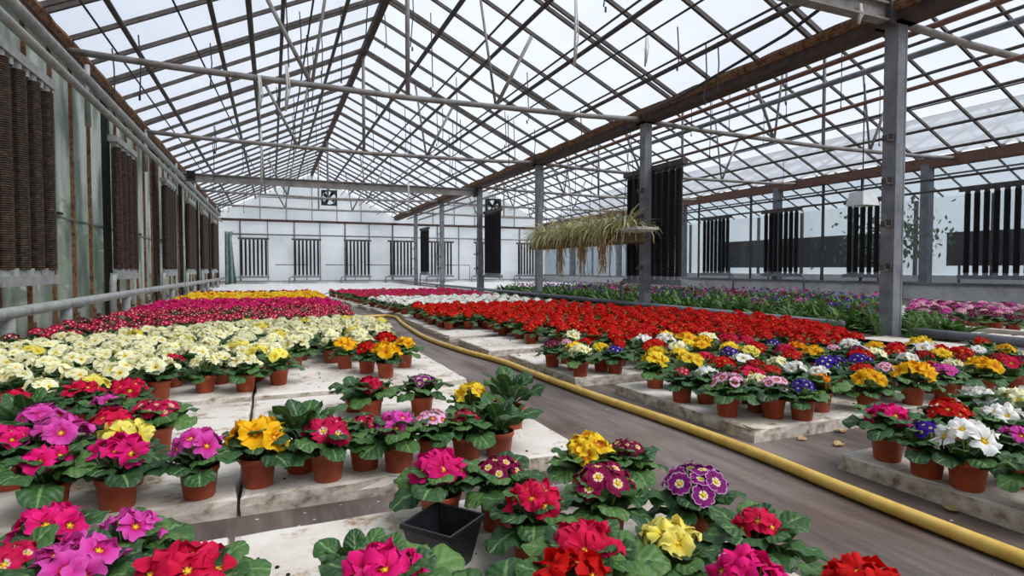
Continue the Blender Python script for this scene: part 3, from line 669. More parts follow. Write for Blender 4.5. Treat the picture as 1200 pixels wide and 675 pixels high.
rowsR = [(-.2, 1.51, 1.95), (1.86, 2.95, 1.9), (3.19, 4.3, 1.76), (4.58, 5.46, 1.69), (5.66, 6.8, 1.66), (6.83, 7.96, 1.69), (8.0, 9.2, 1.78), (9.24, 10.4, 1.62), (10.44, 11.6, 1.55), (11.64, 12.8, 1.42), (12.84, 14.0, 1.32), (14.04, 15.2, 1.26)]
for i, (ya, yb, xs) in enumerate(rowsR):
    for j in range(3):
        xa = xs+j*1.22; slab(xa, min(xa+1.2, 5.6), ya, yb, 'pale concrete slab right of hose, %s row back, %s from the path' % (od(i+1), od(j+1)), 'slabs under the right beds')
for i in range(3):
    slab(5.0, 5.85, .3+1.25*i, 1.5+1.25*i, 'bare whitish slab by the floor rail, %s from the front' % od(i+1), 'bare slabs by the floor rail')
for i, (ya, yb) in enumerate(((2.2, 3.5), (3.53, 4.8), (4.83, 6.1), (6.13, 7.4))):
    slab(6.6, 7.15, ya, yb, 'pale slab strip right of the rail, %s from the front' % od(i+1), 'slab strips in the second bay')
    slab(7.2, 9.0, ya, yb, 'broad slab under the pink flower row, %s from the front' % od(i+1), 'slabs under the pink row')
    slab(9.03, 10.9, ya, yb, 'broad slab behind the pink flower row, %s from the front' % od(i+1), 'slabs under the pink row')
b = MB(); b.span((7.16, 2.2, .06), (7.28, 7.3, .1)); tag(b.build('wooden_board', MT['board']), 'pale board edging the slabs before the pink flower row', 'board')

# ------------------------------------------------------------------ hose, cord, litter
hp = [(1.78, -.4), (1.74, .3), (1.73, .82), (1.735, 1.3), (1.755, 1.7), (1.745, 2.2), (1.70, 2.8), (1.68, 3.32), (1.67, 3.76), (1.66, 4.2), (1.59, 4.64), (1.54, 5.06), (1.5, 5.62), (1.5, 6.18), (1.545, 6.94), (1.61, 7.76), (1.70, 8.5), (1.69, 8.82), (1.58, 8.98), (1.38, 8.96), (1.16, 8.9)]
def smooth(pts, k=6):
    P = [Vector((p[0], p[1], 0)) for p in pts]; o = []
    for i in range(len(P)-1):
        a, b_, c, d = P[max(i-1, 0)], P[i], P[i+1], P[min(i+2, len(P)-1)]
        for j in range(k):
            t = j/k; o.append(.5*((2*b_)+(c-a)*t+(2*a-5*b_+4*c-d)*t*t+(3*b_-a-3*c+d)*t**3))
    o.append(P[-1]); return o
pts = [p+Vector((0, 0, .0225 if p.x > 1.16 else .0225+min(1, (1.16-p.x)/.1)*.079)) for p in smooth(hp)]
b = MB(); b.tube(pts, .0215, 14); tag(b.build('garden_hose', MT['hose'], None, True), 'long yellow hose lying along the grey path', 'hose')
pts = [(1.125+.004*math.sin(i), .3+i*.28, .008) for i in range(9)]
b = MB(); b.tube(pts, .008, 8); tag(b.build('yellow_cord', MT['cord'], None, True), 'thin yellow cord along the left slab edge', 'cord')
def litter(u, v, s, label):
    x, y = at(u, v, .003); b = MB(); n = 9; rr = random.Random(u)
    top = [(s*math.cos(2*PI*k/n)*rr.uniform(.7, 1.1), s*.7*math.sin(2*PI*k/n)*rr.uniform(.7, 1.1), .004+rr.uniform(0, .012)) for k in range(n)]
    b.add(top+[(0, 0, .006)]+[(p[0], p[1], p[2]-.003) for p in top], [(k, (k+1) % n, n) for k in range(n)]+[(k, n+1+k, n+1+(k+1) % n, (k+1) % n) for k in range(n)])
    tag(b.build('fallen_leaf', MT['dead'], None, False, (x, y, .003)), label, 'leaf', 'dry leaves on the path')
litter(985, 506, .034, 'dry leaf on path nearest the right slab corner'); litter(982, 522, .03, 'dry leaf on path just below the corner leaf'); litter(940, 515, .026, 'dry leaf on path left of the corner leaves')
litter(1115, 598, .03, 'dry curled leaf beside the near right slab'); 
b = MB(); rr = random.Random(3)
for i in range(70):
    x, y = rr.uniform(-1.6, 1.05), rr.uniform(1.66, 1.88); s_ = rr.uniform(.002, .008)
    if i > 45: x, y = rr.uniform(1.2, 1.9), rr.uniform(.8, 5)
    t = rr.uniform(0, 3); b.add([(x+s_*math.cos(t+a), y+s_*math.sin(t+a)*.7, z) for z in (.001, .003) for a in (0, 1.7, 3.2, 4.6)], [(4, 5, 6, 7), (0, 1, 5, 4), (1, 2, 6, 5), (2, 3, 7, 6), (3, 0, 4, 7)])
tag(b.build('fallen_petals', MT['string']), 'tiny pale petals scattered on the path fabric', 'petals', kind='stuff')
b = MB(); rr = random.Random(8)
for i in range(260):
    j = rr.choice([(.9, 1.55, -.1, 1.05, .0606), (1.95, 3.2, -.1, 1.08, .0606), (3.4, 4.6, .2, 1.08, .0806), (1.9, 2.9, 2.1, 3.2, .0606), (3.2, 4.3, 1.8, 2.6, .0606), (4.5, 5.6, 1.5, 2.2, .0606)])
    x, y = rr.uniform(j[2], j[3]), rr.uniform(j[0], j[1]); s_ = rr.uniform(.002, .007)
    b.lathe([(s_, 0), (s_*.8, s_*.5), (.0005, s_*.7)], 5, 0, (x, y, j[4]))
tag(b.build('soil_crumbs', MT['soil']), 'dark soil crumbs scattered on the pale slabs', 'soil', kind='stuff')

# ------------------------------------------------------------------ primrose parts
def pot_mesh(n):
    b = MB(); b.lathe([(.001, 0), (.041, 0), (.043, .003), (.052, .078), (.055, .078), (.057, .081), (.0575, .094), (.056, .096), (.053, .095), (.0515, .08), (.051, .074)], n)
    return b.mesh('pot', MT['pot'], True)
def soil_mesh(n):
    b = MB(); b.lathe([(.051, .074), (.036, .079), (.018, .082), (.001, .083)], n); return b.mesh('soil', MT['soil'], True)
POT_HI, SOIL_HI, POT_LO = pot_mesh(28), soil_mesh(24), None
b = MB(); b.lathe([(.001, 0), (.042, 0), (.053, .08), (.057, .081), (.057, .095), (.052, .095), (.05, .076)], 12); b.lathe([(.05, .076), (.001, .08)], 12, 1)
POT_LO = b.mesh('pot', [MT['pot'], MT['soil']], True)

def leaf(b, az, Ln, W, e0, e1, z0, nt_, nw, rr, r0=.008, fold=.35, ripple=.2):
    ca, sa = math.cos(az), math.sin(az); out = Vector((ca, sa, 0)); side = Vector((-sa, ca, 0)); ph = rr.uniform(0, 6); ph2 = rr.uniform(0, 6)
    c = out*r0+Vector((0, 0, z0)); vs = []; uv = []; val = rr.uniform(.05, .75); tw = rr.uniform(-.35, .35)
    for i in range(nt_+1):
        t = i/nt_; e = e0+(e1-e0)*(t**1.3); d = out*math.cos(e)+Vector((0, 0, math.sin(e))); nn = -out*math.sin(e)+Vector((0, 0, math.cos(e)))
        if i: c = c+d*(Ln/nt_)
        s_ = min(1, max(0, (t-.06)/.5)); s_ = s_*s_*(3-2*s_); pr = .2+.8*s_
        if t > .62: pr *= math.sqrt(max(0, 1-((t-.62)/.395)**2))
        hw = W/2*pr; sd = (side*math.cos(tw*t)+nn*math.sin(tw*t))
        for j in range(nw+1):
            q = -1+2*j/nw; aq = abs(q)
            h = hw*(fold*aq*(1-.55*aq) - .25*aq**4) + ripple*hw*aq*math.sin(t*17+ph+(q > 0)*1.7) + .09*hw*math.sin(t*27+ph2)*math.cos(q*7+ph)*(nw > 3)
            vs.append(c+sd*(hw*q)+nn*h); uv.append((t, q+1e-5))
    w_ = nw+1
    fs = [(i*w_+j, i*w_+j+1, (i+1)*w_+j+1, (i+1)*w_+j) for i in range(nt_) for j in range(nw)]
    b.add(vs, fs, 0, [val]*len(vs), uv)
def foliage(seed, n, hi, upright=0, Lm=.142):
    rr = random.Random(seed); b = MB(); nt_, nw = (12, 6) if hi else (5, 2)
    for i in range(n):
        k = i/(n-1)                                    # 0 = oldest, outermost
        az = i*2.39996+rr.uniform(-.25, .25); e0 = R(22+52*k+upright*25+rr.uniform(-8, 8)); e1 = R(-30+42*k+upright*55+rr.uniform(-12, 12))
        leaf(b, az, Lm*(1.05-.35*k*(1-upright))*rr.uniform(.85, 1.12), (.083+.02*upright)*(1.05-.3*k)*rr.uniform(.85, 1.12), e0, min(e1, R(80)), .08+.012*k, nt_, nw, rr)
    return b.mesh('foliage', MT['leaf'], True)
FOL_HI = [foliage(s, 15+s % 3, True) for s in range(6)]
FOL_UP = [foliage(40+s, 11, True, .5, .16) for s in range(3)]
FOL_LO = [foliage(70+s, 13, False) for s in range(5)]
FOL_LU = [foliage(80+s, 12, False, .6, .13) for s in range(2)]

def add_flower(b, M, s, hi, rr, ruffle, flat):
    na, nr = (6, 5) if hi else (2, 2)
    for k in range(5):
        base = 2*PI*k/5+rr.uniform(-.06, .06); ph = rr.uniform(0, 6); lift = rr.uniform(-.05, .12); vs = []; a_ = []
        for i in range(nr+1):
            t = i/nr
            for j in range(na+1):
                q = -1+2*j/na; ang = base+q*R(42)*(.55+.45*min(1, t*1.6))
                edge = 1-.16*math.exp(-(q/.22)**2)-.22*abs(q)**3 if hi else 1-.13*(abs(q) < .2)-.2*abs(q)
                r_ = s*(.06+.94*t*edge) if t > 0 else s*.06
                z = s*((.28 if not flat else .1)*math.sin(min(1, t*1.25)*PI*.5)-(.18 if not flat else .12)*t*t + lift*t*t + ruffle*t*t*math.sin(q*4.2+ph)*.22 + (.05 if j > na/2 else -.03)*t) 
                vs.append(M @ Vector((r_*math.cos(ang), r_*math.sin(ang), z))); a_.append(t)
        w_ = na+1; b.add(vs, [(i*w_+j, (i+1)*w_+j, (i+1)*w_+j+1, i*w_+j+1) for i in range(nr) for j in range(na)], 0, a_)
FL_BASE = {}
def flower_mesh(colr, style, var):
    k = (colr, style, var)
    if k not in FL_BASE:
        b = MB(); rr = random.Random(var*13+(style == 's')*7); add_flower(b, Matrix.Identity(4), 1.0, True, rr, 1.0 if style == 'b' else .35, style == 's')
        FL_BASE[k] = b.mesh('flower', MT['f_'+colr], True)
    return FL_BASE[k]
b = MB(); b.lathe([(.115, .0), (.1, .035), (.05, .055), (.001, .045)], 10, 0, (0, 0, .045)); EYE = b.mesh('flower_eye', MT['eye'], True)

def cluster(seed, style, n=None):
    """a head of blossoms: (position, outward normal, radius) on a dome over the leaves"""
    rr = random.Random(seed); out = []
    n = n or (rr.choice([7, 8, 9]) if style == 'b' else rr.choice([11, 12, 14])); rad = .039 if style == 'b' else .0245
    for i in range(n):
        th = math.acos(1-(1-math.cos(R(72)))*(i+.4)/n); az = i*2.39996+rr.uniform(-.3, .3)+seed
        d = Vector((math.sin(th)*math.cos(az), math.sin(th)*math.sin(az), math.cos(th)))
        p = Vector((d.x*.058, d.y*.058, .138+.045*d.z+rr.uniform(-.006, .006))); nrm = (d+Vector((rr.uniform(-.25, .25), rr.uniform(-.25, .25), .15))).normalized()
        out.append((p, nrm, rad*rr.uniform(.85, 1.12), rr.uniform(0, 6)))
    return out
CLU = {(st, k): cluster(k*5+3, st) for st in 'bs' for k in range(5)}
def fmat(p, nrm, s, roll, cs=1.0):
    q = nrm.to_track_quat('Z', 'Y')
    pc = Vector((p.x*cs, p.y*cs, .138+(p.z-.138)*cs))
    return Matrix.Translation(pc) @ q.to_matrix().to_4x4() @ Matrix.Rotation(roll, 4, 'Z') @ Matrix.Diagonal((s*cs, s*cs, s*cs, 1))
def stalk_mesh(st, k):
    b = MB()
    for p, nrm, s, roll in CLU[(st, k)]:
        a = Vector((p.x*.15, p.y*.15, .085)); e = p-nrm*.002; b.tube([a, (a+e)/2+Vector((p.x*.1, p.y*.1, -.006)), e], .0022, 5)
    return b.mesh('flower_stalks', MT['stalk'], True)
STK = {k: stalk_mesh(*k) for k in CLU}
HEAD = {}
def head_mesh(colr, style, k):
    key = (colr, style, k)
    if key not in HEAD:
        b = MB(); rr = random.Random(k)
        for p, nrm, s, roll in CLU[(style, k)]:
            add_flower(b, fmat(p, nrm, s*1.08, roll), 1.0, False, rr, .8 if style == 'b' else .4, style == 's')
        HEAD[key] = b.mesh('blossoms', MT['f_'+colr], True)
    return HEAD[key]

Z0 = .06
def slab_top(x, y): return .08 if x < 1.2 and y > 3.3 else .06
def primrose_hi(x, y, colr, style, cs, label, group, fs=1.0, eyes=True, rz=None, up=False, nfl=None, z=Z0, name='potted_primrose'):
    k = rng.randrange(5); rz = rng.uniform(0, 6.28) if rz is None else rz
    r = empty(name, (x, y, z), rz); tag(r, label, 'potted flower', group)
    p = obj('pot', POT_HI, r); obj('soil', SOIL_HI, p)
    f = obj('foliage', rng.choice(FOL_UP if up else FOL_HI), r); f.rotation_euler.z = rng.uniform(0, 6.28); f.scale = (fs, fs, fs*rng.uniform(.95, 1.1))
    if colr:
        st = obj('flower_stalks', STK[(style, k)], r); st.scale = (cs, cs, 1)
        fl = CLU[(style, k)]
        for i, (pp, nrm, s, roll) in enumerate(fl[:nfl] if nfl else fl):
            o = obj('flower', flower_mesh(colr, style, i % 3), r); o.matrix_local = fmat(pp, nrm, s, roll, cs)
            if eyes: obj('flower_eye', EYE, o)
    return r
def primrose_lo(x, y, colr, style, label, group, z=Z0, fs=None, cs=None, name='potted_primrose', up=False):
    r = empty(name, (x, y, z), rng.uniform(0, 6.28)); tag(r, label, 'potted flower', group)
    obj('pot', POT_LO, r)
    fs = fs or rng.uniform(.9, 1.1); f = obj('foliage', rng.choice(FOL_LU if up else FOL_LO), r); f.scale = (fs, fs, fs)
    if colr:
        cs = cs or rng.uniform(.9, 1.15); h = obj('blossoms', head_mesh(colr, style, rng.randrange(5)), r); h.scale = (cs, cs, rng.uniform(.92, 1.08))
    return r

# near plants: where the photograph shows each head (u, v), colour, head style, head width, what sets it apart
NEAR = [
 (58, 597, 'magenta', 'b', 75, 'behind the two orchid heads at bottom left'),
 (150, 603, 'orchid', 'b', 72, 'with big leaf beside it, lower left front row'),
 (12, 636, 'rosewhite', 'b', 65, 'cut by the left edge, bottom left corner'),
 (88, 642, 'orchid', 'b', 100, 'largest one at the bottom left corner'),
 (213, 652, 'crimson', 'b', 108, 'large one at bottom left beside bare slab'),
 (450, 655, 'magenta', 'b', 108, 'large one in front of the black square pot'),
 (600, 672, None, 'hi', 60, 'right of the black pot'),
 (418, 628, None, 'up', 60, 'left behind the large magenta one at bottom'),
 (658, 664, 'red', 'b', 108, 'bright one at bottom centre edge'),
 (688, 625, 'crimson', 'b', 92, 'behind the bright red one at bottom centre'),
 (627, 570, 'crimson', 'b', 70, 'with tall leaves, right of the black pot'),
 (517, 549, 'magenta', 'b', 72, 'just behind the black square pot'),
 (585, 537, 'maroon', 's', 66, 'behind the leaves right of black pot'),
 (690, 514, 'bicolor', 'b', 58, 'at the path corner of the front group'),
 (735, 512, 'maroon', 's', 46, 'right of the yellow and orange one by path'),
 (708, 552, 'maroon', 's', 100, 'below the yellow and orange one'),
 (815, 554, 'purple', 's', 96, 'right of the maroon heads, nearest the hose'),
 (785, 611, 'lemon', 'b', 74, 'alone of its colour in the front group'),
 (889, 596, 'crimson', 'b', 58, 'at the right edge of the front group'),
 (876, 655, 'magenta', 'b', 88, 'large one at bottom edge right of lemon one'),
 (1012, 668, 'red', 'b', 96, 'cut by the bottom edge, nearest the path'),
 (132, 525, 'magenta', 'b', 70, 'in the bright pot at slab corner left'),
 (232, 512, 'orchid', 'b', 60, 'standing alone in its pot left of golden one'),
 (302, 501, 'golden', 'b', 70, 'between the orchid and crimson pots on slab'),
 (352, 497, None, 'up', 55, 'tall leaves behind golden one'),
 (385, 499, 'rosewhite', 'b', 58, 'with many leaves, right of golden one'),
 (428, 486, 'rosewhite', 's', 44, 'small head left of the orchid pot, middle slab'),
 (473, 495, 'orchid', 'b', 54, 'in the pot at the middle of second slab'),
 (508, 482, 'pink', 's', 50, 'behind the orchid one on second slab'),
 (553, 485, 'rosewhite', 's', 46, 'with large leaves near second slab right end'),
 (552, 453, 'yellow', 'b', 42, 'at the slab corner behind the leafy pots'),
 (577, 466, 'maroon', 's', 32, 'small head behind the leaves at slab corner'),
 (600, 458, None, 'up', 42, 'at the path corner behind the rest'),
 (594, 490, None, 'up', 50, 'right end of second slab'),
 (494, 441, 'purple', 's', 42, 'alone of its colour on the third slab'),
 (434, 444, 'crimson', 'b', 34, 'in the pot at the bare slab middle'),
 (416, 437, None, 'lo', 34, 'left behind the crimson pot on bare slab'),
 (43, 537, 'magenta', 'b', 62, 'with two open blooms near left edge'),
 (12, 503, 'magenta', 'b', 44, 'cut by left edge above the two-bloomed one'),
 (70, 498, 'orchid', 'b', 66, 'full head in the left group, upper middle'),
 (148, 501, 'lemon', 'b', 62, 'pale head behind the left slab corner pot'),
 (183, 472, 'rosewhite', 's', 58, 'at the right end of the left group'),
 (124, 463, 'orchid', 'b', 34, 'small head behind the left group'),
 (150, 449, 'crimson', 'b', 44, 'in front of the cream bed, right'),
 (97, 450, 'crimson', 'b', 40, 'in front of the cream bed, left of its twin'),
 (18, 460, 'crimson', 'b', 40, 'at the left edge below the cream bed'),
 (32, 478, None, 'up', 45, 'at the left edge among crimson ones'),
 (186, 430, 'cream', 'b', 46, 'front right corner of cream bed, in bright pot'),
 (203, 419, 'crimson', 'b', 24, 'single one among the cream primroses'),
 (240, 424, 'cream', 'b', 36, 'with dense leaves at front edge of cream bed'),
 (287, 423, 'cream', 'b', 34, 'in pot at the slab edge beside bare slab'),
 (345, 402, 'cream', 'b', 36, 'in pot at the near edge above bare slab'),
 (404, 403, 'golden', 'b', 30, 'left one of the three behind bare slab'),
 (452, 411, 'golden', 'b', 38, 'front one of the three behind bare slab'),
 (474, 402, 'golden', 'b', 26, 'right one of the three behind bare slab'),
 (430, 407, 'red', 'b', 26, 'left one beside the golden three'),
 (452, 396, 'red', 'b', 28, 'behind the golden three'),
 # right of the hose
 (646, 399, 'plum', 's', 26, 'left end of the mixed group right of hose'),
 (671, 388, 'cream', 'b', 20, 'at the back of the left mixed group'),
 (664, 396, 'pink', 's', 16, 'small one right of the plum one'),
 (673, 402, 'yellow', 'b', 23, 'front middle of the left mixed group'),
 (686, 396, 'red', 'b', 18, 'behind the yellow one in left mixed group'),
 (696, 411, 'cream', 'b', 30, 'front one in the left mixed group'),
 (709, 403, 'yellow', 'b', 22, 'behind the front cream one in left group'),
 (735, 408, 'violet', 's', 24, 'right end of the left mixed group'),
 (726, 398, 'red', 'b', 18, 'behind the violet one in left mixed group'),
 (762, 402, 'red', 's', 26, 'just behind the yellow one at slab corner'),
 (768, 417, 'yellow', 'b', 34, 'at the slab corner nearest the hose'),
 (797, 430, 'rosewhite', 's', 24, 'second along the slab edge from its corner'),
 (820, 430, 'white', 'b', 28, 'third along the slab edge from its corner'),
 (853, 441, 'pink', 's', 48, 'in front on the slab edge, left one'),
 (826, 413, 'crimson', 's', 28, 'behind the white one by slab edge'),
 (855, 407, 'violet', 's', 28, 'behind the pink ones, left'),
 (845, 420, 'red', 's', 38, 'just behind the left pink one'),
 (878, 407, 'lemon', 'b', 26, 'behind and right of the left violet one'),
 (885, 422, 'darkred', 's', 32, 'behind the right pink one'),
 (888, 437, 'cream', 'b', 26, 'between the two pink ones'),
 (914, 443, 'pink', 's', 40, 'in front on the slab edge, right one'),
 (963, 450, 'violet', 's', 34, 'front corner pot of the right slab'),
 (961, 437, 'orange', 'b', 24, 'directly behind the front corner violet'),
 (904, 426, 'red', 's', 26, 'behind the right pink one, left side'),
 (911, 418, 'cream', 'b', 24, 'small head left of the white pair'),
 (928, 411, 'red', 's', 30, 'behind the white pair'),
 (932, 425, 'white', 'b', 28, 'left one of the white pair'),
 (959, 428, 'white', 'b', 18, 'right one of the white pair'),
 (928, 400, 'orange', 'b', 20, 'at the back below the red field'),
 (953, 407, 'golden', 'b', 26, 'at the back right of the orange one'),
 (979, 417, 'violet', 's', 30, 'left one of the two violets'),
 (1008, 415, 'violet', 's', 30, 'right one of the two violets'),
 (1004, 405, 'plum', 's', 26, 'behind the two violets'),
 (1010, 426, 'red', 's', 32, 'left of the three golden pots, in front'),
 (1037, 424, 'pink', 's', 26, 'right of the front red one'),
 (1044, 441, 'golden', 'b', 38, 'left one of the golden pots in front'),
 (1101, 436, 'golden', 'b', 46, 'middle one of the golden pots in front'),
 (1133, 431, 'orchid', 's', 36, 'right of the middle golden pot'),
 (1153, 423, 'golden', 'b', 36, 'right one of the golden pots'),
 (1083, 411, 'darkred', 's', 28, 'behind the middle golden pot'),
 (1050, 402, 'crimson', 's', 26, 'at the back near the tall post foot'),
 (1026, 401, 'golden', 'b', 22, 'at the back left of the tall post'),
 (1079, 398, 'yellow', 'b', 28, 'at the back right of the tall post'),
 (1103, 410, 'yellow', 'b', 26, 'behind the middle golden, right side'),
 (1115, 421, 'cream', 'b', 24, 'between middle and right golden pots'),
 (1091, 421, 'crimson', 's', 18, 'small head behind the middle golden pot'),
 (1128, 414, 'darkred', 's', 24, 'behind the right golden pot, left'),
 (1146, 405, 'white', 'b', 20, 'at the back behind the right golden pot'),
 (1172, 415, 'darkred', 's', 30, 'right of the right golden pot'),
 (977, 402, 'pink', 's', 18, 'at the back left of the white one'),
 (996, 399, 'white', 'b', 24, 'at the back behind the plum one'),
 (1197, 414, 'plum', 's', 20, 'cut by the right edge, upper'),
 (1150, 396, 'red', 's', 24, 'farthest right at the back row'),
 (1178, 404, 'golden', 'b', 20, 'at the back near the right edge'),
 # near right slab
 (1041, 479, 'magenta', 'b', 50, 'left corner of the near right slab'),
 (1063, 498, 'violet', 's', 46, 'in front of the magenta one, near right slab'),
 (1113, 474, 'red', 's', 76, 'middle of the near right slab'),
 (1131, 503, 'white', 'b', 66, 'front middle of the near right slab'),
 (1174, 477, 'white', 'b', 46, 'behind the front white one'),
 (1150, 457, 'white', 'b', 38, 'at the back of the near right slab'),
 (1188, 458, 'cream', 'b', 40, 'at the back of near right slab, edge'),
 (1192, 501, 'orchid', 'b', 44, 'cut by the right edge, near right slab'),
 (1206, 535, None, 'hi', 44, 'lowest at the right picture edge'),
]
places = []
for e in NEAR:
    u, v = e[0], e[1]; zf = .245 if e[3] != 'up' else .22
    x, y = at(u, v, zf); places.append([x, y, depth(x, y, zf)])
BP = (.36, 1.28)
for it in range(60):
    for i in range(len(places)):
        for j in range(i):
            dx, dy = places[i][0]-places[j][0], places[i][1]-places[j][1]; d = math.hypot(dx, dy) or 1e-4
            if d < .122:
                k = (.122-d)/d*.5; places[i][0] += dx*k; places[i][1] += dy*k; places[j][0] -= dx*k; places[j][1] -= dy*k
        dx, dy = places[i][0]-BP[0], places[i][1]-BP[1]; d = math.hypot(dx, dy)
        ex = .2 if dy > -.02 else .16
        if d < ex: places[i][0] += dx/d*(ex-d); places[i][1] += dy/d*(ex-d)
        x, y = places[i][0], places[i][1]
        if x < 1.5:
            x = min(x, 1.035)
            for ya, yb in ((1.58, 1.96), (3.23, 3.38)):
                if ya < y < yb: y = ya if y < (ya+yb)/2 else yb
        else:
            for (ya, yb, xs), nx in zip(rowsR, rowsR[1:]+[None]):
                if ya-.05 < y < yb+.05: x = max(x, xs+.06)
                if nx and yb-.05 < y < nx[0]+.05 and nx[0]-yb > .1: y = yb-.05 if y < (yb+nx[0])/2 else nx[0]+.05
        places[i][0], places[i][1] = x, y
for e, (x, y, dz) in zip(NEAR, places):
    u, v, c, st, wd, where = e
    noun = 'primrose' if c else 'leafy primrose without blooms'
    lab_ = ((CN[c]+' ') if c else '')+noun+' in terracotta pot, '+where
    if len(lab_.split()) > 16: lab_ = ((CN[c]+' ') if c else '')+noun+', '+where
    near = dz < 2.2
    cs = max(.7, min(1.3, wd*dz/675./.15))
    primrose_hi(x, y, c, st if st in 'bs' else 'b', cs, lab_, 'potted primroses near the camera', fs=(.74 if u == 418 else rng.uniform(.92, 1.12)) if dz < 3 else rng.uniform(.85, 1), eyes=dz < 2.6, up=st == 'up', z=slab_top(x, y))

# black square pot
bpz = empty('square_pot', (BP[0], BP[1], Z0), R(38)); tag(bpz, 'empty black square plastic pot among the front flowers', 'pot')
b = MB()
def sq(h, z): return [(-h, -h, z), (h, -h, z), (h, h, z), (-h, h, z)]
rings = [sq(.046, 0), sq(.066, .098), sq(.071, .098), sq(.071, .11), sq(.065, .11), sq(.062, .094), sq(.045, .006)]
vs = [p for r_ in rings for p in r_]; fs = [(i*4+k, i*4+(k+1) % 4, i*4+4+(k+1) % 4, i*4+4+k) for i in range(len(rings)-1) for k in range(4)]
fs += [(3, 2, 1, 0), tuple(range(24, 28))]; b.add(vs, fs); b.build('wall', MT['black'], bpz)

# ------------------------------------------------------------------ beds
QUEUE = []
def bed(poly, pitch, cols, style, bedname, group, shared, front='y', path_side=1, exclude=.15, lim=400, jit=.03, indiv=3, z=Z0):
    """staggered rows of pots; the first rows from the near edge get labels of their own"""
    ymin = min(p[1] for p in poly); ymax = max(p[1] for p in poly); y = ymin; row = 0; n = 0
    def xs_at(y):
        xs = []
        for i in range(len(poly)):
            a, b_ = poly[i], poly[(i+1) % len(poly)]
            if (a[1] <= y) != (b_[1] <= y): xs.append(a[0]+(b_[0]-a[0])*(y-a[1])/(b_[1]-a[1]))
        return (min(xs), max(xs)) if len(xs) >= 2 else None
    while y < ymax:
        r_ = xs_at(y+1e-4)
        if r_:
            row += 1; xs = []; x = r_[0]+(pitch/2 if row % 2 else 0)
            while x <= r_[1]: xs.append(x); x += pitch
            if path_side > 0: xs.reverse()
            k = 0
            for x in xs:
                px, py = x+rng.uniform(-jit, jit), y+rng.uniform(-jit, jit)
                if any((px-q[0])**2+(py-q[1])**2 < exclude**2 for q in places): continue
                k += 1; c = rng.choice(cols)
                if True: lb = '%s %s in the %s, %s row back, %s from the path' % (CN[c], 'flower' if bedname == 'pink row' else 'primrose', bedname, od(row), od(k))
                z = slab_top(px, py); QUEUE.append((depth(px, py, z), px, py, c, style if c not in ('pink', 'violet', 'plum', 'darkred') else 's', lb, group, z, bedname)); n += 1
        y += pitch*.9
    return n
cnt = {}
cnt['cream'] = bed([(-2.1, 2.95), (-.75, 2.85), (-.55, 3.45), (.0, 3.5), (.12, 4.25), (.35, 4.2), (.5, 3.95), (.95, 4.4), (.98, 6.1), (-.3, 6.1), (-1.75, 4.9), (-2.1, 4.3)], .2, ['cream']*6+['lemon'], 'b', 'cream bed', 'pale primroses in the cream bed', '%s primrose deep in the cream bed beside the left glass wall')
cnt['left mix'] = bed([(-1.6, 2.05), (-.5, 2.05), (-.5, 2.75), (-1.6, 2.8)], .2, ['magenta', 'crimson', 'orchid'], 'b', 'left pink group', 'pink primroses in the left group', '%s primrose among the pink ones at the left edge')
cnt['left front'] = bed([(-1.0, .9), (-.55, .95), (-.5, 1.5), (-1.2, 1.5)], .22, ['magenta', 'crimson'], 'b', 'front left corner', 'primroses in the front left corner', '%s primrose in the front left corner')
cnt['mag'] = bed([(-1.75, 5.1), (-.3, 6.3), (.85, 6.3), (.95, 8.2), (-1.6, 8.2), (-1.75, 6)], .215, ['rosewhite', 'rosewhite', 'maroon', 'rosewhite'], 's', 'rose bed', 'rose red primroses in the left bed', '')
cnt['magb'] = bed([(-1.6, 8.3), (.92, 8.3), (.88, 10.65), (-1.5, 10.65)], .225, ['magenta', 'magenta', 'rosewhite'], 'b', 'rose bed', 'rose red primroses in the left bed', '')
cnt['yel'] = bed([(-1.5, 10.85), (.85, 10.85), (.85, 13.4), (-1.5, 13.4)], .235, ['golden', 'yellow'], 'b', 'yellow bed', 'yellow primroses in the far left bed', '%s primrose deep in the yellow bed at the far left')
cnt['far'] = bed([(-1.5, 13.7), (.85, 13.7), (.85, 14.5), (-1.5, 14.5)], .25, ['red', 'plum', 'magenta'], 's', 'last left bed', 'far primroses behind the yellow bed', '%s primrose in the last left bed behind the yellow one')
cnt['red'] = bed([(2.45, 3.75), (3.0, 4.0), (3.5, 3.55), (3.75, 2.85), (4.1, 2.95), (5.0, 4.1), (5.2, 5.0), (4.6, 6.3), (4.2, 8.3), (1.86, 8.3), (1.82, 6.3), (2.25, 6.05), (2.22, 4.85), (2.4, 4.4)], .2, ['red'], 'b', 'red bed', 'red primroses in the right bed', 'red primrose deep in the large red bed right of the hose')
cnt['white'] = bed([(1.88, 8.5), (4.2, 8.5), (4.2, 10.7), (1.7, 10.7)], .22, ['white'], 'b', 'white bed', 'white primroses behind the red bed', 'white primrose deep in the white bed behind the red one')
cnt['magR'] = bed([(1.66, 11.0), (4.3, 11.0), (4.4, 15.0), (1.36, 15.0)], .26, ['magenta', 'crimson'], 's', 'far magenta bed', 'magenta primroses in the far right bed', '%s primrose deep in the far magenta bed behind the white one')
cnt['mixR'] = bed([(2.15, 1.95), (2.9, 1.9), (4.3, 1.9), (4.3, 2.75), (3.7, 2.8), (3.35, 3.4), (2.9, 3.75), (2.3, 3.55), (2.1, 2.95)], .2, ['red', 'cream', 'golden', 'crimson', 'red', 'white', 'darkred', 'violet', 'yellow'], 'b', 'mixed bed', 'primroses in the mixed bed right of hose', '%s primrose inside the mixed bed before the red field', path_side=-1, indiv=4)
cnt['edgeR'] = bed([(2.2, .75), (3.4, .9), (3.4, 1.45), (2.4, 1.45)], .21, ['white', 'red', 'cream', 'orchid'], 'b', 'near right slab', 'primroses on the near right slab', '%s primrose on the near right slab', path_side=-1)
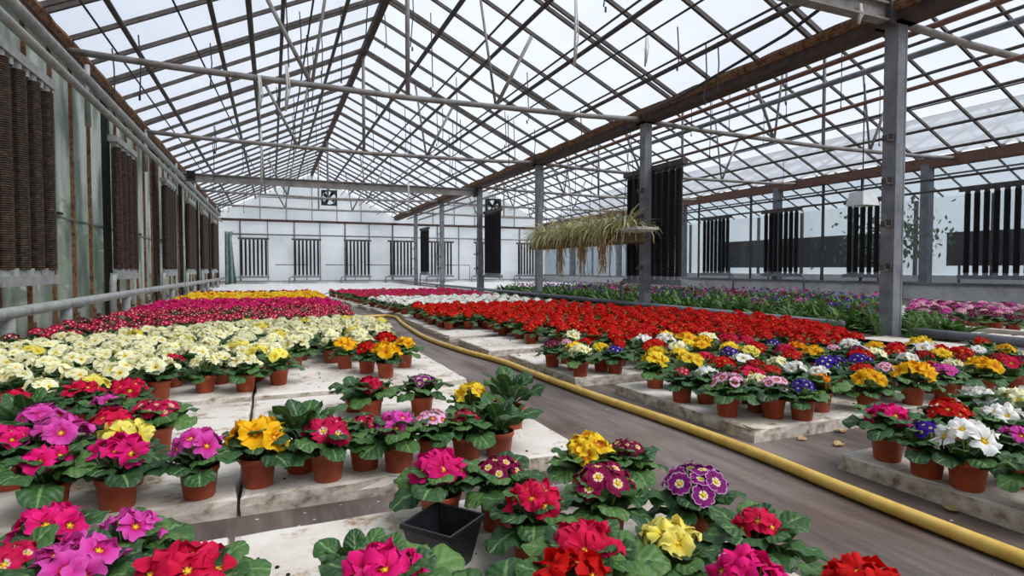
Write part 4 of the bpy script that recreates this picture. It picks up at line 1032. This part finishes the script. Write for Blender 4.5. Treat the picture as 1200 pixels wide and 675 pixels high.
for (x, y, c) in ((1.6, 4.75, 'red'), (1.78, 4.62, 'red'), (1.95, 4.5, 'red'), (2.05, 4.72, 'red'), (1.98, 3.98, 'red'), (2.1, 3.9, 'red'), (2.22, 3.8, 'red')): pass
# pink row and bedding plants of the second bay
cnt['pinkrow'] = bed([(7.45, 3.0), (9.0, 3.0), (10.3, 4.9), (10.2, 6.5), (7.5, 4.8)], .24, ['pink', 'orchid', 'plum', 'pink'], 's', 'pink row', 'pink and plum potted flowers near the right wall', '%s potted flower inside the pink row by the right wall', path_side=-1, indiv=2)
BEDW = {'cream bed': ('cream_primroses', 'packed pale cream primroses deeper in the bed beside the left glass wall'),
 'rose bed': ('rose_primroses', 'packed rose red and magenta primroses behind the cream bed'),
 'yellow bed': ('yellow_primroses', 'far strip of yellow primroses behind the rose red bed'),
 'last left bed': ('far_primroses', 'last thin strip of mixed primroses behind the yellow ones'),
 'red bed': ('red_primroses', 'packed red primroses filling the large bed right of the hose'),
 'white bed': ('white_primroses', 'strip of white primroses behind the red bed'),
 'far magenta bed': ('magenta_primroses', 'far strip of magenta primroses before the end wall'),
 'mixed bed': ('mixed_primroses', 'mixed coloured primroses at the back of the right bed'),
 'pink row': ('pink_flowers', 'rows of pink and plum potted flowers near the right wall')}
QUEUE.sort(key=lambda q: q[0])
def visible(q):
    c = Vector((q[1], q[2], q[7]+.15-H)); zc = c.dot(FW)
    if zc < .2: return False
    u = 600+675*c.dot(RT)/zc; v = 337.5-675*c.dot(UP)/zc; m_ = 60/zc
    return -m_ < u < 1200+m_ and v < 675+m_
vis = [q for q in QUEUE if visible(q)]
NIND = 300-len(NEAR)
rest_of = {}
for i, q in enumerate(vis):
    d, x, y, c, st, lb, gr, z, bn = q
    if i < NIND or (bn == 'pink row'): primrose_lo(x, y, c, st, lb, gr, z=z, name='potted_flower' if bn == 'pink row' else 'potted_primrose')
    else: rest_of.setdefault(bn, []).append(q)
class Bake:
    """many plants of one bed gathered into one mesh"""
    cache = {}
    def __init__(s): s.V = []; s.L = []; s.T = []; s.M = []; s.A = []; s.U = []; s.n = 0; s.mats = []
    def src(s, me):
        if me.name not in s.cache:
            nv, nl, np_ = len(me.vertices), len(me.loops), len(me.polygons)
            v = np.empty(nv*3); me.vertices.foreach_get('co', v); l = np.empty(nl, int); me.loops.foreach_get('vertex_index', l)
            t = np.empty(np_, int); me.polygons.foreach_get('loop_total', t); m = np.empty(np_, int); me.polygons.foreach_get('material_index', m)
            a = np.empty(nv); me.attributes['rr'].data.foreach_get('value', a)
            u = np.zeros(nl*2)
            if me.uv_layers: me.uv_layers[0].data.foreach_get('uv', u)
            s.cache[me.name] = (v.reshape(-1, 3), l, t, m, a, u)
        return s.cache[me.name]
    def put(s, me, M, jitter=0.):
        v, l, t, m, a, u = s.src(me); A = np.array(M)
        for mt in me.materials:
            if mt not in s.mats: s.mats.append(mt)
        ix = np.array([s.mats.index(mt) for mt in me.materials])
        s.V.append(v @ A[:3, :3].T+A[:3, 3]); s.L.append(l+s.n); s.T.append(t); s.M.append(ix[m]); s.A.append(a+jitter); s.U.append(u); s.n += len(v)
    def build(s, name):
        V, Lp, T, M, A, U = [np.concatenate(k) for k in (s.V, s.L, s.T, s.M, s.A, s.U)]
        me = bpy.data.meshes.new(name); me.vertices.add(len(V)); me.vertices.foreach_set('co', V.ravel())
        me.loops.add(len(Lp)); me.loops.foreach_set('vertex_index', Lp.astype(np.int32)); me.polygons.add(len(T))
        me.polygons.foreach_set('loop_start', np.concatenate([[0], np.cumsum(T)[:-1]]).astype(np.int32))
        me.polygons.foreach_set('material_index', M.astype(np.int32)); me.polygons.foreach_set('use_smooth', np.ones(len(T), bool))
        for mt in s.mats: me.materials.append(mt)
        me.attributes.new('rr', 'FLOAT', 'POINT').data.foreach_set('value', A)
        me.uv_layers.new(name='UVMap').data.foreach_set('uv', U); me.update(calc_edges=True); me.validate()
        return obj(name, me)
for bn, qs in rest_of.items():
    bk = Bake()
    for d, x, y, c, st, lb, gr, z, _ in qs:
        M = Matrix.Translation((x, y, z)) @ Matrix.Rotation(rng.uniform(0, 6.28), 4, 'Z'); fs = rng.uniform(.92, 1.12); cs = rng.uniform(.9, 1.15)
        bk.put(POT_LO, M); bk.put(rng.choice(FOL_LO), M @ Matrix.Diagonal((fs, fs, fs, 1)), rng.uniform(-.05, .25))
        bk.put(head_mesh(c, st, rng.randrange(5)), M @ Matrix.Diagonal((cs, cs, rng.uniform(.92, 1.08), 1)))
    nm, lb = BEDW.get(bn, ('primroses', 'more primroses in the '+bn)); tag(bk.build(nm), lb, 'potted flowers', kind='stuff')
print('INDIV', len(vis), len(QUEUE), {k: len(v) for k, v in rest_of.items()})
def herb_mesh(seed, fl):
    rr = random.Random(seed); b = MB()
    for i in range(70):
        az = rr.uniform(0, 6.28); e = R(rr.uniform(15, 85)); ln = rr.uniform(.1, .24)
        leaf(b, az, ln, rr.uniform(.03, .055), e, e-R(rr.uniform(20, 70)), .0, 3, 2, rr, r0=rr.uniform(0, .09))
    if fl:
        for i in range(rr.choice([9, 12, 15])):
            p = Vector((rr.gauss(0, .07), rr.gauss(0, .07), rr.uniform(.16, .24)))
            M = Matrix.Translation(p) @ Euler((rr.uniform(-.7, .7), rr.uniform(-.7, .7), rr.uniform(0, 6))).to_matrix().to_4x4() @ Matrix.Diagonal((.03, .03, .03, 1))
            o = len(b.f); add_flower(b, M, 1., False, rr, .5, False)
            for q in range(o, len(b.f)): b.m[q] = 1
    return b
HB = {}
for c in (None, 'violet', 'plum', 'orchid'):
    for s_ in range(2):
        f = herb_mesh(s_+17, None); HB[('fol', s_)] = HB.get(('fol', s_)) or f.mesh('foliage', MT['herb'], True)
        if c:
            m_ = MB(); rr = random.Random(s_+5)
            for i in range(7):
                p = Vector((rr.gauss(0, .07), rr.gauss(0, .07), rr.uniform(.16, .24)))
                M = Matrix.Translation(p) @ Euler((rr.uniform(-.7, .7), rr.uniform(-.7, .7), rr.uniform(0, 6))).to_matrix().to_4x4() @ Matrix.Diagonal((.022, .022, .022, 1))
                add_flower(m_, M, 1., False, rr, .5, False)
            HB[(c, s_)] = m_.mesh('blossoms', MT['f_'+c], True)
pts = []
y = 3.9; r_ = 0
while y < 16.5:
    x = 6.5+(.14 if r_ % 2 else 0)
    while x < 10.4:
        if x < 7.05 or y > 5.15+(x-7.5)*.63: pts.append((x+rng.uniform(-.06, .06), y+rng.uniform(-.06, .06)))
        x += .29
    y += .28; r_ += 1
pts.sort(key=lambda p: p[0]**2*.2+p[1]**2)
rest = MB()
for i, (x, y) in enumerate(pts):
    far_ = (y-3.9)/12; c = rng.choice([None]*8+['violet', 'plum', 'violet', 'plum', 'orchid'])
    s_ = rng.randrange(2); sc = rng.uniform(1.2, 1.7)
    if i < 290:
        r = empty('bedding_plant', (x, y, 0.0), rng.uniform(0, 6.28)); r.scale = (sc, sc, sc)
        lb = {None: 'leafy green bedding plant not yet in bloom in the second bay bed', 'violet': 'violet flowered bedding plant in the green bed beyond the rail', 'plum': 'plum flowered bedding plant in the green bed beyond the rail', 'orchid': 'pink flowered bedding plant in the green bed beyond the rail'}[c]
        tag(r, lb, 'bedding plant', 'bedding plants in the green bed, '+(CN[c] if c else 'not in bloom'))
        obj('foliage', HB[('fol', s_)], r)
        if c: obj('blossoms', HB[(c, s_)], r)
    else:
        M = Matrix.Translation((x, y, 0)) @ Matrix.Rotation(rng.uniform(0, 6.28), 4, 'Z') @ Matrix.Diagonal((sc, sc, sc, 1))
        me = HB[('fol', s_)]
        for src, mi in ([(me, 0)]+([(HB[(c, s_)], {'violet': 1, 'plum': 2, 'orchid': 3}[c])] if c else [])):
            vv = [M @ q.co for q in src.vertices]; aa = [q.value for q in src.attributes['rr'].data]
            rest.add(vv, [tuple(p.vertices) for p in src.polygons], mi, aa, [(.5, .5)]*len(vv))
if rest.v: tag(rest.build('bedding_plants', [MT['herb'], MT['f_violet'], MT['f_plum'], MT['f_orchid']], None, True), 'distant mass of green bedding plants with violet and plum flowers', 'bedding plants', kind='stuff')
# weeds about the foot of the near post
def weed(x, y, s, label):
    b = MB(); rr = random.Random(int(x*100)); r = empty('weed', (x, y, 0)); tag(r, label, 'weed', 'weeds around the near post')
    st = MB()
    for i in range(9):
        az = rr.uniform(0, 6.28); top = Vector((math.cos(az)*.13*rr.random(), math.sin(az)*.13*rr.random(), s*rr.uniform(.6, 1)))
        st.tube([(0, 0, 0), top*.5+Vector((0, 0, .02)), top], .003, 4)
        for k in range(12):
            t = .25+.75*k/12; p = top*t; a2 = rr.uniform(0, 6.28)
            q = MB(); leaf(q, a2, rr.uniform(.05, .09), .018, R(40), R(-10), 0, 3, 2, rr, r0=0)
            b.add([Vector(v_)+p for v_ in q.v], q.f, 0, q.a, q.uv)
    b.build('leaves', MT['herb'], r, True); st.build('stems', MT['stalk'], r)
for i, (x, y, l) in enumerate(((5.75, 4.0, 'tall feathery weed left of the nearest post foot'), (6.3, 3.85, 'feathery weed right of the nearest post foot'), (5.5, 4.35, 'feathery weed leftmost by the nearest post foot'), (5.95, 3.8, 'feathery weed directly before the nearest post foot'))): weed(x, y, .36, l)

# ------------------------------------------------------------------ hanging trough of spider plants
tr = empty('hanging_trough', (5.86, 10.45, 1.27)); tag(tr, 'long weathered wooden trough hung between second and third posts', 'trough')
Lh = 2.05
b = MB(); b.box((0, 0, -.05), (.34, 2*Lh, .03)); b.box((-.16, 0, .03), (.025, 2*Lh, .16)); b.box((.16, 0, .03), (.025, 2*Lh, .16)); b.box((0, -Lh, .03), (.34, .025, .16)); b.box((0, Lh, .03), (.34, .025, .16)); b.build('box', MT['wood'], tr)
b = MB(); b.box((0, 0, .06), (.29, 2*Lh-.05, .06)); b.build('soil', MT['soil'], tr)
for s in (-1.8, -.6, .6, 1.8):
    b = MB(); b.tube([(-.17, s, .1), (0, s, 1.9), (.17, s, .1)], .008, 5); b.build('hanging_wire', MT['wire'], tr)
b = MB(); b.box((0, 0, 0), (.42, .5, .045)); b.box((0, .0, -.04), (.3, .4, .03)); tag(b.build('loose_board', MT['board'], None, False, (5.72, 8.16, 1.42)), 'pale board lying across the near end of hanging trough', 'board')
def spider(i, y, label):
    rr = random.Random(i+90); r = empty('spider_plant', (5.86+rr.uniform(-.04, .04), y, 1.345)); tag(r, label, 'spider plant', 'spider plants in the hanging trough')
    b = MB()
    for k in range(190):
        az = rr.uniform(0, 6.28); e = R(rr.uniform(45, 89)); leaf(b, az, rr.uniform(.45, .85), rr.uniform(.016, .026), e, e-R(rr.uniform(70, 150)), -.01, 7, 2, rr, r0=rr.uniform(0, .1), fold=.5, ripple=.0)
    b.build('foliage', MT['spider'], r, True)
    b = MB()
    for k in range(26):
        az = rr.choice([PI, 0])+rr.uniform(-.9, .9); e = R(rr.uniform(5, 40)); leaf(b, az, rr.uniform(.35, .7), .014, e, R(-88), 0, 7, 2, rr, r0=.12, fold=.3, ripple=.15)
    b.build('dry_leaves', MT['dead'], r, True)
    if i in (1, 3, 5):
        b = MB()
        for k in range(40):
            az = PI+rr.uniform(-.5, .5); x0 = -.2+rr.uniform(-.05, .03); y0 = rr.gauss(0, .06); zl = -rr.uniform(.3, .8)
            b.tube([(x0+.1, y0, .0), (x0-.02, y0, -.06), (x0+rr.uniform(-.05, .05), y0+rr.uniform(-.05, .05), zl*.6), (x0+rr.uniform(-.06, .06), y0+rr.uniform(-.06, .06), zl)], .006, 4)
        b.build('runners', MT['dead'], r)
for i in range(9): spider(i, 8.72+.44*i, '%s spider plant from the near end of the hanging trough' % od(i+1))

# ladder leaning by the far posts
ld = empty('ladder', (8.25, YB-1.2, 0)); tag(ld, 'small ladder standing near the end wall radiators', 'ladder')
for s in (-.2, .2):
    b = MB(); b.bar((s, 0, 0), (s, .25, 1.6), .04, .06); b.build('rail', MT['grey'], ld)
for i in range(5):
    b = MB(); b.box((0, .25*(.3+.28*i)/1.6, .3+.28*i), (.4, .03, .03)); b.build('rung', MT['grey'], ld)
print('COUNTS', cnt, len(pts), len(bpy.data.objects))
